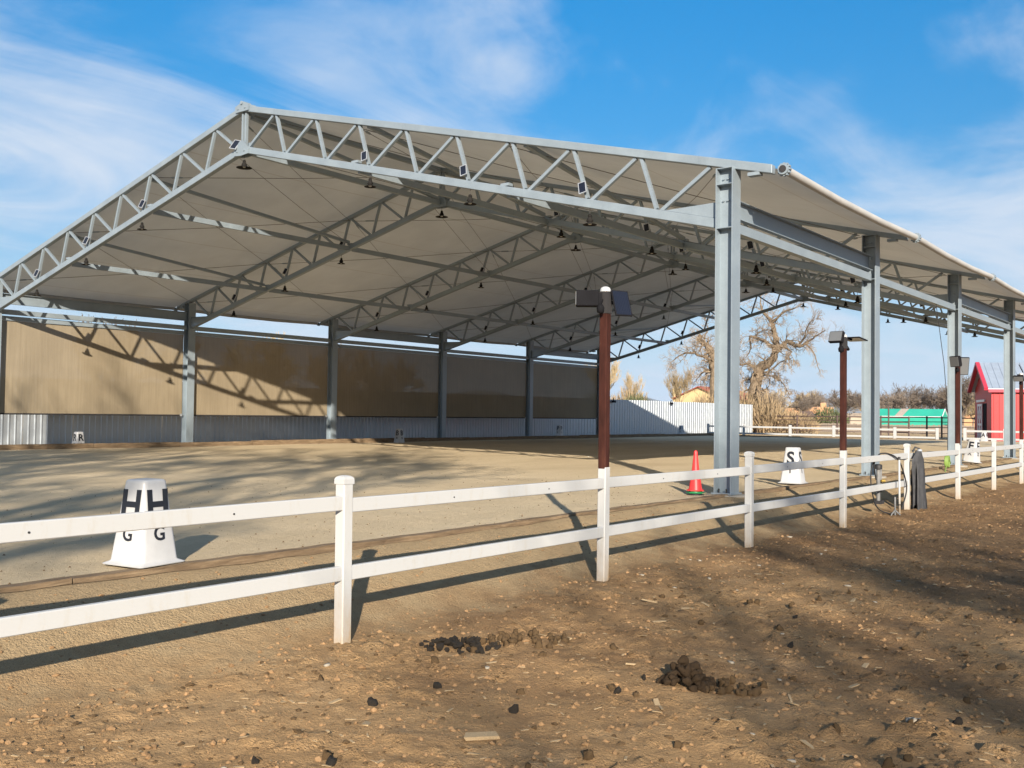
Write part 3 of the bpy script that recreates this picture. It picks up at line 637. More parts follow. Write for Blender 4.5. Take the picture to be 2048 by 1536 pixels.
# ---------------------------------------------------------------- gear hanging on the fence
# grey sheet bunched over the top rail
mb = MB(); nz, na = 22, 30; ztop, zbot = .60, -.35
for a in range(nz+1):
    q = a/nz; z = ztop+(zbot-ztop)*q; wd = .09+.2*sstep(0, .16, q)-.07*q; dp = .045+.03*q
    for k in range(na):
        an = 2*math.pi*k/na; fold = 1+.28*math.sin(an*7+q*2.1)*min(1, q*2.5)+.12*math.sin(an*3+q*5)
        zz = z-(.06*math.sin(an*2+1)+.04*math.sin(an*5))*q*q
        mb.v.append((dp*fold*math.cos(an), wd*fold*math.sin(an)+.06*q, zz))
for a in range(nz):
    for k in range(na): k2 = (k+1) % na; mb.f.append((a*na+k, a*na+k2, (a+1)*na+k2, (a+1)*na+k))
mb.f.append(tuple(range(na)))
cv = empty('hanging_sheet', (FX+.1, 3.52, 0), label='dark grey canvas sheet bunched over the fence beside a post', cat='canvas sheet'); mb.obj('cloth', 'grey_canvas', cv, smooth=True)
MB().tube([(-.1, .05, .58), (-.06, .06, .66), (0, .07, .64), (.03, .07, .52)], .018, 6).obj('strap', 'grey_canvas', cv); MB().lathe([(.03, 0), (.045, .03), (.03, .06)], 12, (.01, .06, .57)).obj('buckle', 'alu_frame', cv)
for dy in (.22, .27): MB().tube([(.01, dy-.08, .45), (.02, dy, .1), (.01, dy+.01, -.25)], .006, 5).obj('cord', 'rubber', cv)
st = empty('white_stick', (FX+.09, 2.48, -.33), label='thin white plastic pole leaning against the fence rails', cat='pole'); MB().tube([(.04, -.05, 0), (.0, .06, .82)], .016, 10).obj('shaft', 'white_paint', st, smooth=True); MB().tube([(0, .058, .815), (-.002, .064, .86)], .021, 10).obj('end_cap', 'rubber', st); MB().tube([(.036, -.038, .12), (.035, -.036, .135)], .021, 10).obj('tape_band', 'dark_steel', st)
def hose(pts, r, name, mat, label, cat):
    P = [Vector(p) for p in pts]; out = []
    for i in range(len(P)-1):
        p0, p1, p2, p3 = P[max(i-1, 0)], P[i], P[i+1], P[min(i+2, len(P)-1)]
        for k in range(8):
            q = k/8; out.append(.5*((2*p1)+(p2-p0)*q+(2*p0-5*p1+4*p2-p3)*q*q+(3*p1-p0-3*p2+p3)*q**3))
    out.append(P[-1]); o = MB().tube(out, r, 7).obj(name, mat, smooth=True); props(o, label=label, cat=cat); return o
hose([(FX-.06, 1.9, .2), (FX-.05, 1.78, .45), (FX-.02, 1.95, .585), (FX+.045, 2.2, .58), (FX+.06, 2.55, .5), (FX+.06, 2.85, .3), (FX+.07, 3.0, 0), (FX+.05, 2.8, -.3)], .011, 'black_hose', 'rubber', 'thin black hose looped over top fence rail near white pole', 'hose')
hose([(FX-.05, 1.78, .5), (FX-.07, 1.68, .3), (FX-.05, 1.7, 0), (FX+.0, 1.85, -.24), (FX+.12, 2.3, -.34), (FX+.2, 2.9, -.36)], .010, 'electric_cable', 'rubber', 'black cord hanging in a curve left of the grey tool and trailing on dirt', 'cord')
tl = empty('hanging_tool', (FX-.09, 2.1, .05), label='grey metal tube tool with brass fitting hung behind the rails', cat='tool')
MB().tube([(0, 0, -.2), (0, .0, .33)], .03, 12).obj('tube', 'grey_metal', tl, smooth=True, autosmooth=.7); MB().lathe([(.055, 0), (.06, .05), (.05, .07), (.03, .075)], 14, (0, 0, .3)).obj('top_collar', 'rubber', tl, smooth=True); MB().tube([(.03, .05, .12), (.07, .09, .12)], .022, 10).obj('brass_fitting', 'brass', tl); MB().tube([(0, .11, -.05), (0, .11, .3)], .02, 10).obj('side_tube', 'grey_metal', tl, smooth=True); MB().box(-.05, .05, -.05, .13, -.23, -.18).obj('foot_plate', 'dark_steel', tl)
tl = empty('ground_anchor', (FX+.16, 2.08, -.36), label='grey metal anchor tool standing on the dirt below hanging tube', cat='tool')
MB().tube([(0, .02, .0), (-.01, .05, .3)], .014, 8).obj('shaft', 'grey_metal', tl)
for a in (0, 2.1, 4.2): MB().tube([(0, .02, .1), (.07*math.cos(a), .02+.07*math.sin(a), .04), (.09*math.cos(a), .02+.09*math.sin(a), -.01)], [.014, .012, .004], 6).obj('claw', 'grey_metal', tl)
# green hose bundle on third column
gh = empty('hose_bundle', (.3, 11.0, .05), label='lime green hose coil hanging by a dark cable left of third column', cat='hose')
mb = MB()
for k in range(4): mb.tube([(.02*k-.03, .11*math.cos(a)*(1-.08*k), .1+.13*math.sin(a)) for a in np.linspace(0, 2*math.pi, 17)], .016, 6)
mb.obj('coil', 'lime_hose', gh, smooth=True); MB().tube([(0, .0, .22), (0, .05, 1.2), (-.1, .1, 2.4), (-.28, .1, 3.83)], .008, 5).obj('hanger_cable', 'rubber', gh); MB().tube([(0, -.1, .0), (.05, -.4, -.12), (.1, -.6, -.14)], .014, 6).obj('loose_end', 'lime_hose', gh)

# ---------------------------------------------------------------- far white fence and corral
F2 = empty('rail_fence', (0, 46, 0), label='white two-rail fence crossing beyond the far end of the arena', cat='fence')
ME_p2 = MB().box(-.075, .075, -.06, .06, -.5, .68).mesh('post', 'white_paint'); px = [-23.2, -20.7, -17.6, -14.85, -11.25, -8.9, -7.43, -5.39, -2.2, 1]
for x_ in px: link('post', ME_p2, F2, (x_, 0, -.02+random.uniform(-.02, .02)))
for a_, b_ in zip(px[:-1], px[1:]):
    for z in (.5, .08):
        if (a_, b_) == (-8.9, -7.43): continue
        MB().box(a_+.08, b_-.08, -.03, .03, z-.05, z+.05).obj('rail', 'white_paint', F2)
CO = empty('pipe_corral', (0, 60, 0), label='dark pipe rail corral behind the far white fence', cat='fence')
ME_cp = MB().tube([(0, 0, -.4), (0, 0, 1.35)], .06, 8).mesh('post', 'corral_pipe'); cx = [-26, -22.7, -19.6, -16.4, -13.2, -12.2, -10, -7, -4, -1]
for x_ in cx: link('post', ME_cp, CO, (x_, 0, 0))
for z in (1.25, .95, .55, .15):
    for a_, b_ in zip(cx[:-1], cx[1:]): MB().tube([(a_, 0, z), (b_, 0, z+random.uniform(-.03, .03))], .03 if z < 1.2 else .045, 6).obj('rail', 'corral_pipe', CO)
CO2 = empty('plank_fence', (0, 78, 0), label='grey weathered board fence behind the pipe corral', cat='fence'); ME_bd = MB().box(-.09, .09, -.012, .012, -.2, .62).mesh('board', 'weathered_wood'); x_ = -40.
while x_ < -2: link('board', ME_bd, CO2, (x_, 0, random.uniform(-.03, .05)), (0, random.uniform(-.02, .02), 0)); x_ += .2
# stacked dark corral panels left of the barn, and a round disc sign
cp = empty('corral_gate', (-13.6, 52, -.1), label='dark steel corral gate standing left of the red barn', cat='gate')
for z in (.1, .4, .7, 1.0, 1.3): MB().tube([(-1.1, 0, z), (1.3, .5, z)], .035, 6).obj('rail', 'corral_pipe', cp)
for q in (0, .5, 1): MB().tube([(-1.1+2.4*q, .5*q, -.2), (-1.1+2.4*q, .5*q, 2.1 if q == .5 else 1.4)], .05, 6).obj('upright', 'corral_pipe', cp)

# ---------------------------------------------------------------- red barn
BR = empty('red_barn', (-6.9, 50, -.35), math.atan2(.357, .934), label='small red metal barn with grey roof and white sliding door, beyond far fence', cat='barn')
LB, WB, EH, RH = 9.0, 6.0, 3.4, 4.98      # local x along ridge, local y across
w_ = MB(); w_.extrude([(0, 0), (WB, 0), (WB, EH), (WB/2, RH-.08), (0, EH)], 'x', 0, LB); w_.obj('wall', 'barn_red', BR)
mb = MB()
me_rib = MB().box(-.03, .03, -.03, -.001, .02, EH-.15).mesh('wall_rib', 'barn_red')
for k in range(30): link('wall_rib', me_rib, BR, (.15+k*.3, 0, 0))
def roof_side(sg):
    mb = MB(); ov = .22
    e = (WB/2-sg*(WB/2+ov), EH-ov*(RH-EH)/(WB/2)); r = (WB/2, RH)
    P = [(-ov, e[0], e[1]), (LB+ov, e[0], e[1]), (LB+ov, r[0], r[1]), (-ov, r[0], r[1])]; mb.quadbox([(a, b, c) for a, b, c in P]+[(a, b, c+.06) for a, b, c in P]); o = mb.obj('roof', 'barn_roof', BR)
    for k in range(0, 24):
        x0 = .05+k*.4; MB().bar((x0, e[0], e[1]+.07), (x0, r[0], r[1]+.07), .03, .03).obj('roof_rib', 'barn_roof', o)
    MB().bar((-ov-.1, e[0], e[1]+.02), (-ov-.1, r[0]-sg*.0, r[1]+.02), .22, .16).obj('gable_trim', 'barn_trim', o); return o
roof_side(1); roof_side(-1); MB().box(-.2, LB+.2, -.27, -.225, EH-.28, EH-.1).obj('fascia', 'barn_trim', BR)
dr = MB().box(-.05, -.02, 2.9, 4.6, .05, 2.5).obj('door', 'barn_trim', BR)
for z in (.1, 1.2, 2.4): MB().box(-.09, -.051, 2.9, 4.6, z-.07, z+.07).obj('door_trim', 'white_trim', dr)
for y_ in (2.97, 3.75, 4.53): MB().box(-.085, -.0515, y_-.06, y_+.06, .02, 2.48).obj('door_trim', 'white_trim', dr)
for (ya, yb) in ((2.97, 3.75), (3.75, 4.53)):
    for za, zb in ((.1, 1.2), (1.2, 2.4)):
        MB().bar((-.07, ya, za), (-.07, yb, zb), .02, .09).obj('door_brace', 'white_trim', dr); MB().bar((-.074, ya, zb), (-.074, yb, za), .02, .09).obj('door_brace', 'white_trim', dr)
MB().box(-.1, -.02, 2.0, 4.9, 2.6, 2.74).obj('door_track', 'white_trim', BR); MB().box(-.012, -.004, 1.6, 2.85, .02, 2.5).obj('doorway', 'black_plastic', BR)

# ---------------------------------------------------------------- teal tarp shelter, houses
TT = empty('tarp_shelter', (-46, 150, -.2), D(3), label='long low shelter under a bright teal tarp, beyond the corral', cat='shelter')
def gable_poly(wd, eh, rh): return [(0, 0), (wd, 0), (wd, eh), (wd/2, rh), (0, eh)]
mb = MB(); mb.extrude([(0, 0), (4.2, 0), (4.2, 1.75), (2.1, 3.0), (0, 1.75)], 'x', 0, 11); mb.obj('tarp', 'teal_tarp', TT)
for x_ in (0, 11): MB().tube([(x_, -.02, 0), (x_, -.02, 1.76), (x_, 2.1, 3.03), (x_, 4.22, 1.76), (x_, 4.22, 0)], .06, 6).obj('hoop_frame', 'white_trim', TT)
MB().tube([(0, -.03, 1.76), (11, -.03, 1.76)], .05, 6).obj('hoop_frame', 'white_trim', TT)
q_ = MB().quadbox([(3.8, -.012, 1.78), (5.0, -.012, 1.78), (5.6, 2.04, 3.01), (4.4, 2.04, 3.01), (3.8, -.03, 1.8), (5.0, -.03, 1.8), (5.6, 2.02, 3.03), (4.4, 2.02, 3.03)]); q_.obj('patch', 'tarp_patch', TT)
AD = empty('adobe_house', (-73, 180, -.2), D(4), label='flat roofed orange adobe house among bare trees', cat='house')
MB().box(0, 4.0, 0, 6, 0, 3.25).obj('wall', 'adobe', AD, bevel=.12); MB().box(4.02, 8.4, -.8, 6, 0, 3.55).obj('wall', 'adobe', AD, bevel=.12); MB().box(7.2, 8.2, .5, 1.4, 3.4, 4.4).obj('chimney', 'adobe', AD, bevel=.1)
MB().box(8.42, 14, 1.5, 6, 0, 2.4).obj('wall', 'tan_building', AD, bevel=.05)
for x_ in (1.2, 5.6): MB().box(x_, x_+1.2, -.1 if x_ < 3 else -.86, .05 if x_ < 3 else -.7, 1.1, 2.2).obj('window', 'window_glass', AD)
H2 = empty('stucco_house', (-57.4, 105, -.2), D(-4), label='cream stucco house with red tile roof behind the metal fence', cat='house')
MB().extrude([(0, 0), (7.2, 0), (7.2, 3.75), (3.6, 5.15), (0, 3.75)], 'y', 0, 9).obj('wall', 'cream_stucco', H2)
for sg in (-1, 1):
    e = (3.6+sg*4.0, 3.6); mb = MB(); P = [(e[0], -.4, e[1]), (e[0], 9.4, e[1]), (3.6, 9.4, 5.2), (3.6, -.4, 5.2)]; mb.quadbox([(a, b, c) for a, b, c in P]+[(a, b, c+.14) for a, b, c in P]).obj('roof', 'red_roof', H2)
MB().box(-.7, .2, .2, 1.2, 0, 5.1).obj('chimney', 'cream_stucco', H2, bevel=.08); MB().box(2.6, 3.8, -.03, .02, 1.6, 2.8).obj('window', 'window_glass', H2)
SH = empty('playhouse', (-34.4, 90, -.2), D(20), label='small dark wooden shed with pitched roof before the adobe house', cat='shed')
MB().box(0, 1.5, 0, 1.5, .0, 1.5).obj('wall', 'weathered_wood', SH); MB().extrude([(-.2, 1.5), (1.7, 1.5), (1.35, 2.05), (.15, 2.05)], 'y', -.2, 1.7).obj('roof', 'corral_pipe', SH); MB().extrude([(-1.0, 1.0), (-.05, 1.0), (-.05, 1.5), (-.7, 1.45)], 'y', 0, 1.4).obj('porch_roof', 'corral_pipe', SH)
for lbl, X, Y, w2, h2, mt in (('low tan outbuilding roof right of the adobe house', -56, 170, 8, 2.3, 'tan_building'), ('long low grey shed beside the red barn', -20, 120, 6, 2.0, 'tan_building'), ('pale flat building showing between teal shelter and barn', -31, 145, 4, 2.9, 'adobe')):
    o = empty('outbuilding', (X, Y, -.2), D(5), label=lbl, cat='building'); MB().box(0, w2, 0, 4, 0, h2*.75).obj('wall', mt, o); MB().extrude([(-.3, h2*.75), (w2+.3, h2*.75), (w2-.4, h2), (.4, h2)], 'y', -.3, 4.3).obj('roof', 'weathered_wood', o)

# ---------------------------------------------------------------- trees
class Tree:
    def __init__(s, seed): s.r = random.Random(seed); s.limb = MB(); s.twig = MB()
    def rv(s): return Vector((s.r.gauss(0, 1), s.r.gauss(0, 1), s.r.gauss(0, 1)))
    def stick(s, a, b, r0, r1):
        d = b-a
        x = d.orthogonal().normalized(); y = d.normalized().cross(x); bs = len(s.twig.v)
        for p, r in ((a, r0), (b, r1)):
            for k in range(3): an = 2.0944*k; s.twig.v.append(tuple(p+(x*math.cos(an)+y*math.sin(an))*r))
        for k in range(3): k2 = (k+1) % 3; s.twig.f.append((bs+k, bs+k2, bs+3+k2, bs+3+k))
    def grow(s, p, d, L, r, lev, up=.15, spread=.9, kids=5, tmin=.006, wig=.28):
        n = max(3, int(4+lev)) if lev > 1 else 3; pts = [p.copy()]; rad = [r]; d = d.normalized()
        for i in range(n):
            d = (d+s.rv()*wig+Vector((0, 0, up*.25))).normalized(); p = p+d*(L/n); pts.append(p.copy()); rad.append(max(tmin, r*(1-.75*(i+1)/n)))
        if lev >= 2: s.limb.tube(pts, rad, 6 if r > .05 else 4, False)
        else:
            for i in range(n): s.stick(pts[i], pts[i+1], rad[i], rad[i+1])
        if lev <= 0: return
        for k in range(kids):
            q = s.r.uniform(.2, 1.0); i = min(int(q*n), n-1); pp = pts[i].lerp(pts[i+1], q*n-i)
            ax = (pts[i+1]-pts[i]).normalized(); nd = (ax+s.rv().cross(ax).normalized()*spread*s.r.uniform(.6, 1.3)+Vector((0, 0, up)))
            s.grow(pp, nd, L*s.r.uniform(.42, .68), max(tmin, rad[i]*.55), lev-1, up, spread, kids, tmin, wig)
    def path(s, pts, r0, r1, n=7, jit=.0, kids=0, lev=2, klen=1.2, up=.1, tmin=.006, spread=1.0, kk=5, wig=.3):
        P = []
        V = [Vector(p) for p in pts]
        for i in range(len(V)-1):
            p0, p1, p2, p3 = V[max(i-1, 0)], V[i], V[i+1], V[min(i+2, len(V)-1)]
            for k in range(4):
                q = k/4; P.append(.5*((2*p1)+(p2-p0)*q+(2*p0-5*p1+4*p2-p3)*q*q+(3*p1-p0-3*p2+p3)*q**3)+s.rv()*jit)
        P.append(V[-1]); R = [(r0+(r1-r0)*i/(len(P)-1))*s.r.uniform(.9, 1.12) for i in range(len(P))]; s.limb.tube(P, R, n, False)
        for k in range(int(kids*.72)):
            i = s.r.randrange(1, len(P)-1); ax = (P[i+1]-P[i]).normalized(); nd = ax*.5+s.rv().cross(ax).normalized()*spread+Vector((0, 0, up))
            s.grow(P[i], nd, klen*s.r.uniform(.5, 1.2), max(tmin*1.5, R[i]*.3), lev, up, .9, kk, tmin, wig)
        return P
    def meshes(s, bark, tw):
        return s.limb.mesh('trunk', bark, smooth=True), s.twig.mesh('crown', tw)
def place_tree(name, tm, loc, rz, sc_, **kw):
    o = empty(name, loc, rz, **kw); o.scale = (sc_, sc_, sc_) if not isinstance(sc_, tuple) else sc_
    link('trunk', tm[0], o); link('crown', tm[1], o); return o
# great cottonwood, limb by limb (x,z read in its own plane, depth drawn at random)
def limb3(xz, y0, dy, seed):
    r = random.Random(seed); out = []; y_ = y0
    for i, (x_, z_) in enumerate(xz): out.append((x_+26.5, y_, z_+.2)); y_ += dy*r.uniform(.4, 1.4)
    return out
CT = Tree(3)
CT.path([(-.5, 0, -.4), (-.52, 0, 1.2)]+limb3([(-27.07, 2.5), (-27.03, 3.6), (-26.85, 4.53), (-26.59, 5.16), (-26.06, 5.44), (-25.57, 5.85), (-25.45, 6.52)], 0, .04, 1), .62, .27, 12, .02, 26, 2, 1.3, -.15)
kw = dict(tmin=.0085)
CT.path(limb3([(-25.45, 6.4), (-25.45, 7.19), (-25.67, 8.04), (-25.9, 8.81), (-26.3, 9.29), (-26.79, 9.78), (-27.07, 10.48), (-27.16, 11.6)], .2, .15, 2), .26, .03, 9, .02, 22, 2, 1.5, .15, **kw)
CT.path(limb3([(-25.9, 8.8), (-25.37, 9.12), (-24.68, 9.58), (-23.64, 9.82), (-22.8, 10.1)], .6, -.3, 3), .13, .02, 7, .02, 20, 2, 1.3, .1, **kw)
CT.path(limb3([(-25.49, 6.2), (-25.01, 6.63), (-24.23, 7.15), (-23.63, 6.88), (-23.04, 6.7), (-22.45, 7.0), (-21.62, 7.38), (-20.7, 7.8)], .2, -.35, 4), .24, .03, 9, .03, 34, 2, 1.5, .05, **kw)
CT.path(limb3([(-23.04, 6.7), (-22.41, 7.41), (-22.04, 8.13), (-21.3, 8.9)], -1.0, -.3, 5), .09, .02, 6, .02, 18, 2, 1.3, .2, **kw)
CT.path(limb3([(-22.28, 6.88), (-21.86, 6.41), (-21.61, 5.76), (-21.44, 5.1), (-21.2, 4.3)], -1.4, .1, 6), .07, .015, 6, .02, 26, 1, .6, -.4, **kw)
CT.path(limb3([(-24.58, 6.74), (-23.8, 6.39), (-23.88, 5.98), (-23.5, 5.2)], -.3, -.3, 7), .08, .02, 6, .02, 16, 2, 1.0, -.3, **kw)
CT.path(limb3([(-25.54, 6.7), (-26.42, 7.31), (-27.14, 7.59), (-27.87, 7.79), (-28.19, 7.54), (-28.14, 6.86), (-28.6, 6.2)], .2, .35, 8), .17, .03, 8, .02, 26, 2, 1.1, .0, **kw)
CT.path(limb3([(-27.64, 7.69), (-27.28, 8.15), (-26.79, 8.34), (-26.0, 8.2)], 1.2, .2, 9), .06, .015, 6, .02, 12, 2, .8, .1, **kw)
CT.path(limb3([(-26.77, 5.04), (-27.49, 5.43), (-28.03, 5.36), (-28.7, 5.7)], .1, -.4, 10), .16, .03, 7, .02, 40, 2, 1.1, .1, **kw)
CT.path(limb3([(-26.7, 4.4), (-27.3, 4.6), (-28.0, 4.2), (-28.9, 4.4)], .1, .5, 15), .12, .03, 7, .02, 34, 2, 1.0, .0, **kw)
CT.path(limb3([(-26.36, 4.73), (-25.53, 4.93), (-24.57, 5.5), (-23.3, 5.8)], .1, -.5, 11), .09, .02, 6, .02, 26, 2, 1.0, -.2, **kw)
CT.path(limb3([(-26.41, 4.61), (-25.79, 4.43), (-25.08, 3.92), (-24.7, 3.1)], .1, .4, 12), .09, .02, 6, .02, 30, 2, .9, -.25, **kw)
place_tree('cottonwood_tree', CT.meshes('bark', 'twigs_tan'), (-26.5, 62, -.2), 0, 1, label='big gnarled bare cottonwood with twisting limbs at the end of the metal fence', cat='tree')
C2 = Tree(5)
sh = lambda L_, y0, dy, sd: [(x_+4.2, y_, z_) for x_, y_, z_ in limb3(L_, y0, dy, sd)]
C2.path([(.1, 0, -.4)]+sh([(-30.62, 2.15), (-30.71, 3.8), (-30.78, 5.11), (-30.88, 6.16), (-31.22, 6.73), (-31.76, 7.23), (-32.24, 7.65), (-32.18, 8.04)], 0, .08, 1), .42, .16, 10, .03, 40, 2, 1.2, .0, **kw)
C2.path(sh([(-30.83, 5.72), (-31.6, 6.17), (-32.48, 6.46), (-33.56, 6.22), (-34.4, 5.5)], .2, -.3, 2), .16, .02, 7, .03, 44, 2, 1.2, .0, **kw)
C2.path(sh([(-30.83, 5.02), (-31.59, 5.03), (-32.37, 4.69), (-33.1, 4.1)], .2, .4, 3), .14, .02, 7, .03, 44, 2, 1.1, -.1, **kw)
C2.path(sh([(-31.76, 7.28), (-31.81, 8.03), (-31.62, 8.55), (-31.82, 9.4)], .4, .2, 4), .07, .015, 6, .03, 16, 2, 1.0, .25, **kw)
C2.path(sh([(-30.8, 5.6), (-30.1, 6.2), (-29.4, 6.6), (-28.7, 7.4)], .2, .2, 6), .14, .02, 7, .03, 24, 2, 1.2, .1, **kw)
place_tree('cottonwood_tree', C2.meshes('bark', 'twigs_tan'), (-30.7, 62, -.2), 0, 1, label='bare cottonwood with a broken stubby top, left of the first column', cat='tree')

# generic bare trees
def bare(seed, H, lev=4, kids=5, up=.25, spread=.8, r=.22, tmin=.02, bark='bark', tw='twigs_grey', forks=4, dens=1):
    T = Tree(seed); tops = []
    P = T.path([(0, 0, -.3), (T.r.uniform(-.1, .1), T.r.uniform(-.1, .1), H*.16), (T.r.uniform(-.3, .3), T.r.uniform(-.3, .3), H*.3)], r, r*.75, 8)
    for k in range(forks):
        a = 2*math.pi*k/forks+T.r.uniform(-.4, .4); d = Vector((math.cos(a)*spread, math.sin(a)*spread, 1.0)); T.grow(P[-1-T.r.randrange(3)], d, H*T.r.uniform(.36, .48), r*.6, lev, up, spread, kids, tmin, .2)
    return T.meshes(bark, tw)
BT = [bare(11, 8.5, 3, 7, .25, .85, .22, .022, 'twigs_grey', 'twigs_grey', 6), bare(12, 8.5, 3, 7, .3, .7, .2, .022, 'twigs_dark', 'twigs_grey', 6), bare(13, 8.0, 3, 7, .2, .95, .2, .022, 'twigs_grey', 'twigs_gold', 7), bare(14, 8.5, 3, 6, .4, .6, .18, .02, 'twigs_dark', 'twigs_dark', 5)]
rt = random.Random(21); nt_ = 0
spots = []
for row, (Y, n, x0, x1, s0_, s1_) in enumerate(((165, 9, -84, -30, .62, .8), (215, 17, -108, -18, .9, 1.12), (250, 16, -125, -15, 1.0, 1.25))):
    for k in range(n):
        X = x0+(x1-x0)*(k+.5)/n+rt.uniform(-2, 2); Yj = Y+rt.uniform(-8, 8)
        if row == 0 and (-60 < X < -33): continue
        spots.append((X, Yj, rt.uniform(s0_, s1_), rt.randrange(3)))
spots.sort(key=lambda s_: (s_[0]-CAM.x)/(s_[1]-CAM.y))
for k, (X, Y, s_, kd) in enumerate(spots):
    place_tree('bare_tree', BT[kd], (X, Y, -.2), rt.uniform(0, 6.28), (s_*1.15, s_*1.15, s_), label='leafless tree in the hazy far treeline behind the houses', cat='tree', group='far line of bare trees')
place_tree('bare_tree', BT[3], (-30.0, 165, -.2), 1, .85, label='thin dark bare tree standing right of the teal shelter', cat='tree')
place_tree('bare_tree', BT[3], (-54.5, 175, -.2), 2, .8, label='slim upright bare tree between the brown pole and second column', cat='tree')
place_tree('bare_tree', BT[1], (-22.5, 110, -.2), 2.5, .85, label='bushy bare tree just left of red barn', cat='tree')
place_tree('bare_tree', BT[2], (-23.6, 120, -.2), .5, .6, label='smaller bare tree behind third column', cat='tree')
# willowy tall trees behind the metal fence (left of first column)
WT = [bare(31, 9, 3, 7, .55, .35, .1, .012, 'twigs_gold', 'twigs_gold', 6), bare(32, 8, 3, 7, .5, .4, .1, .012, 'twigs_grey', 'twigs_gold', 6)]
for X, Y, s_, kd, lb in ((-49, 74, .78, 0, 'feathery upright bare tree above the left end of the metal fence'), (-46.8, 76, .66, 1, 'shorter feathery bare tree beside tall one above metal fence'), (-43.5, 80, .7, 0, 'feathery bare tree close left of stucco house chimney'), (-52, 78, .6, 1, 'low wispy bare tree just right of the screened wall end')):
    place_tree('bare_tree', WT[kd], (X, Y, -.2), X, s_, label=lb, cat='tree')
# trees left of the wall, seen above and through the screens
for X, Y, s_, kd, lb in ((-33, 9.5, .62, 0, 'bare tree whose silhouette shows through second shade screen'), (-35, 14.5, .55, 3, 'bare tree seen dimly behind the second screen near its post'), (-38, 21, .72, 2, 'bare tree whose top shows above the third screen'), (-40, 28.5, .7, 1, 'bare tree whose twigs rise above the fourth screen'), (-44, 37, .66, 0, 'bare tree just visible above the last screen')):
    place_tree('bare_tree', BT[kd], (X, Y, -.2), X, s_, label=lb, cat='tree')
# green shrubs
def shrub(seed, n=900, w_=1.6, h_=1.6, mat='brush_green', blade=.32):
    r = random.Random(seed); mb = MB()
    for k in range(n):
        a = r.uniform(0, 6.283); q = math.sqrt(r.random()); z = r.uniform(.05, 1)*h_*(1-.55*q*q); p = Vector((w_*q*math.cos(a), w_*q*math.sin(a), z)); d = Vector((math.cos(a)*q*.8+r.gauss(0, .35), math.sin(a)*q*.8+r.gauss(0, .35), 1)).normalized()
        sd = d.orthogonal().normalized()*.035; sd.rotate(Matrix.Rotation(r.uniform(0, 6.28), 3, d)); e = p+d*blade*r.uniform(.6, 1.4); b = len(mb.v); mb.v += [tuple(p-sd), tuple(p+sd), tuple(e)]; mb.f.append((b, b+1, b+2))
    st_ = MB()
    for k in range(7):
        a = r.uniform(0, 6.28); st_.tube([(0, 0, -.2), (w_*.3*math.cos(a), w_*.3*math.sin(a), h_*.4), (w_*.55*math.cos(a), w_*.55*math.sin(a), h_*.7)], [.05, .03, .01], 5, False)
    return st_.mesh('stem', 'bark'), mb.mesh('foliage', mat)
SH_ = {'g': shrub(1, 1600), 'd': shrub(2, 1500, 1.7, 1.9, 'dry_brush', .5)}
for kd, X, Y, s_, lb in (('g', -40.6, 66, (1.1, 1.1, 2.0), 'olive green shrub rising above the metal fence beside the chimney'), ('g', -44.2, 64, (1.3, 1.2, 1.9), 'grey green shrub above metal fence near its shaded end'), ('d', -42.4, 68, (1.3, 1.2, 1.9), 'straw coloured brush between two green shrubs above metal fence'), ('d', -46.5, 70, (1.3, 1.2, 1.6), 'dry brush above the metal fence beside the brown pole'),
                         ('g', -32.2, 92, (1.5, 1.4, 1.5), 'dark green round shrub left of adobe house'), ('d', -25.6, 61, (1.0, 1.0, 1.5), 'tangle of dry brush at foot of the big cottonwood'), ('d', -27.6, 60.8, (.9, .9, 1.7), 'dry vines climbing the big cottonwood trunk'), ('d', -24.2, 63, (1.1, 1.0, .95), 'low dry brush right of the cottonwood trunk'), ('d', -30.9, 61, (1.0, .9, 1.6), 'dry brush at the foot of the broken cottonwood')):
    o = empty('shrub', (X, Y, -.2), X*3.1, label=lb, cat='shrub'); o.scale = s_; link('stem', SH_[kd][0], o); link('foliage', SH_[kd][1], o)

# bare trees behind the camera, on the sun side: they throw the dappled shade on pen and arena
YT = [bare(41, 11, 4, 5, .2, .8, .3, .014, 'bark', 'twigs_tan', 5), bare(42, 10, 3, 6, .25, .8, .3, .014, 'bark', 'twigs_tan', 5)]
for X, Y, s_, kd, rz, lb in ((13.2, -31.2, 1.75, 0, .4, 'leafless yard tree behind the viewer shading the left of the arena'), (25.4, -27.0, 1.5, 1, 3.3, 'leafless yard tree right of the viewer shading the pen'), (-1.4, -22.9, 1.5, 1, 1.9, 'leafless yard tree left of the viewer shading the first screen')):
    place_tree('yard_tree', YT[kd], (X, Y, -.3), rz, s_, label=lb, cat='tree')

# ---------------------------------------------------------------- mountains and air
mb = MB(); n = 160; RM = 9000
for k in range(n+1):
    a = math.radians(-75+150*k/n)
    hgt = 135+40*math.sin(k*.21)+28*math.sin(k*.53+1)+20*math.sin(k*1.3+2)+10*math.sin(k*2.9)
    for rr, hh in ((RM*.9, -30), (RM*.93, hgt*.45), (RM*.97, hgt), (RM*1.0, hgt*.6), (RM*1.03, -30)): mb.v.append((math.sin(a)*rr, math.cos(a)*rr, hh))
for k in range(n):
    for j in range(4): mb.f.append((k*5+j, (k+1)*5+j, (k+1)*5+j+1, k*5+j+1))
mb.obj('mountains', 'mountain_rock', smooth=True, kind='structure')

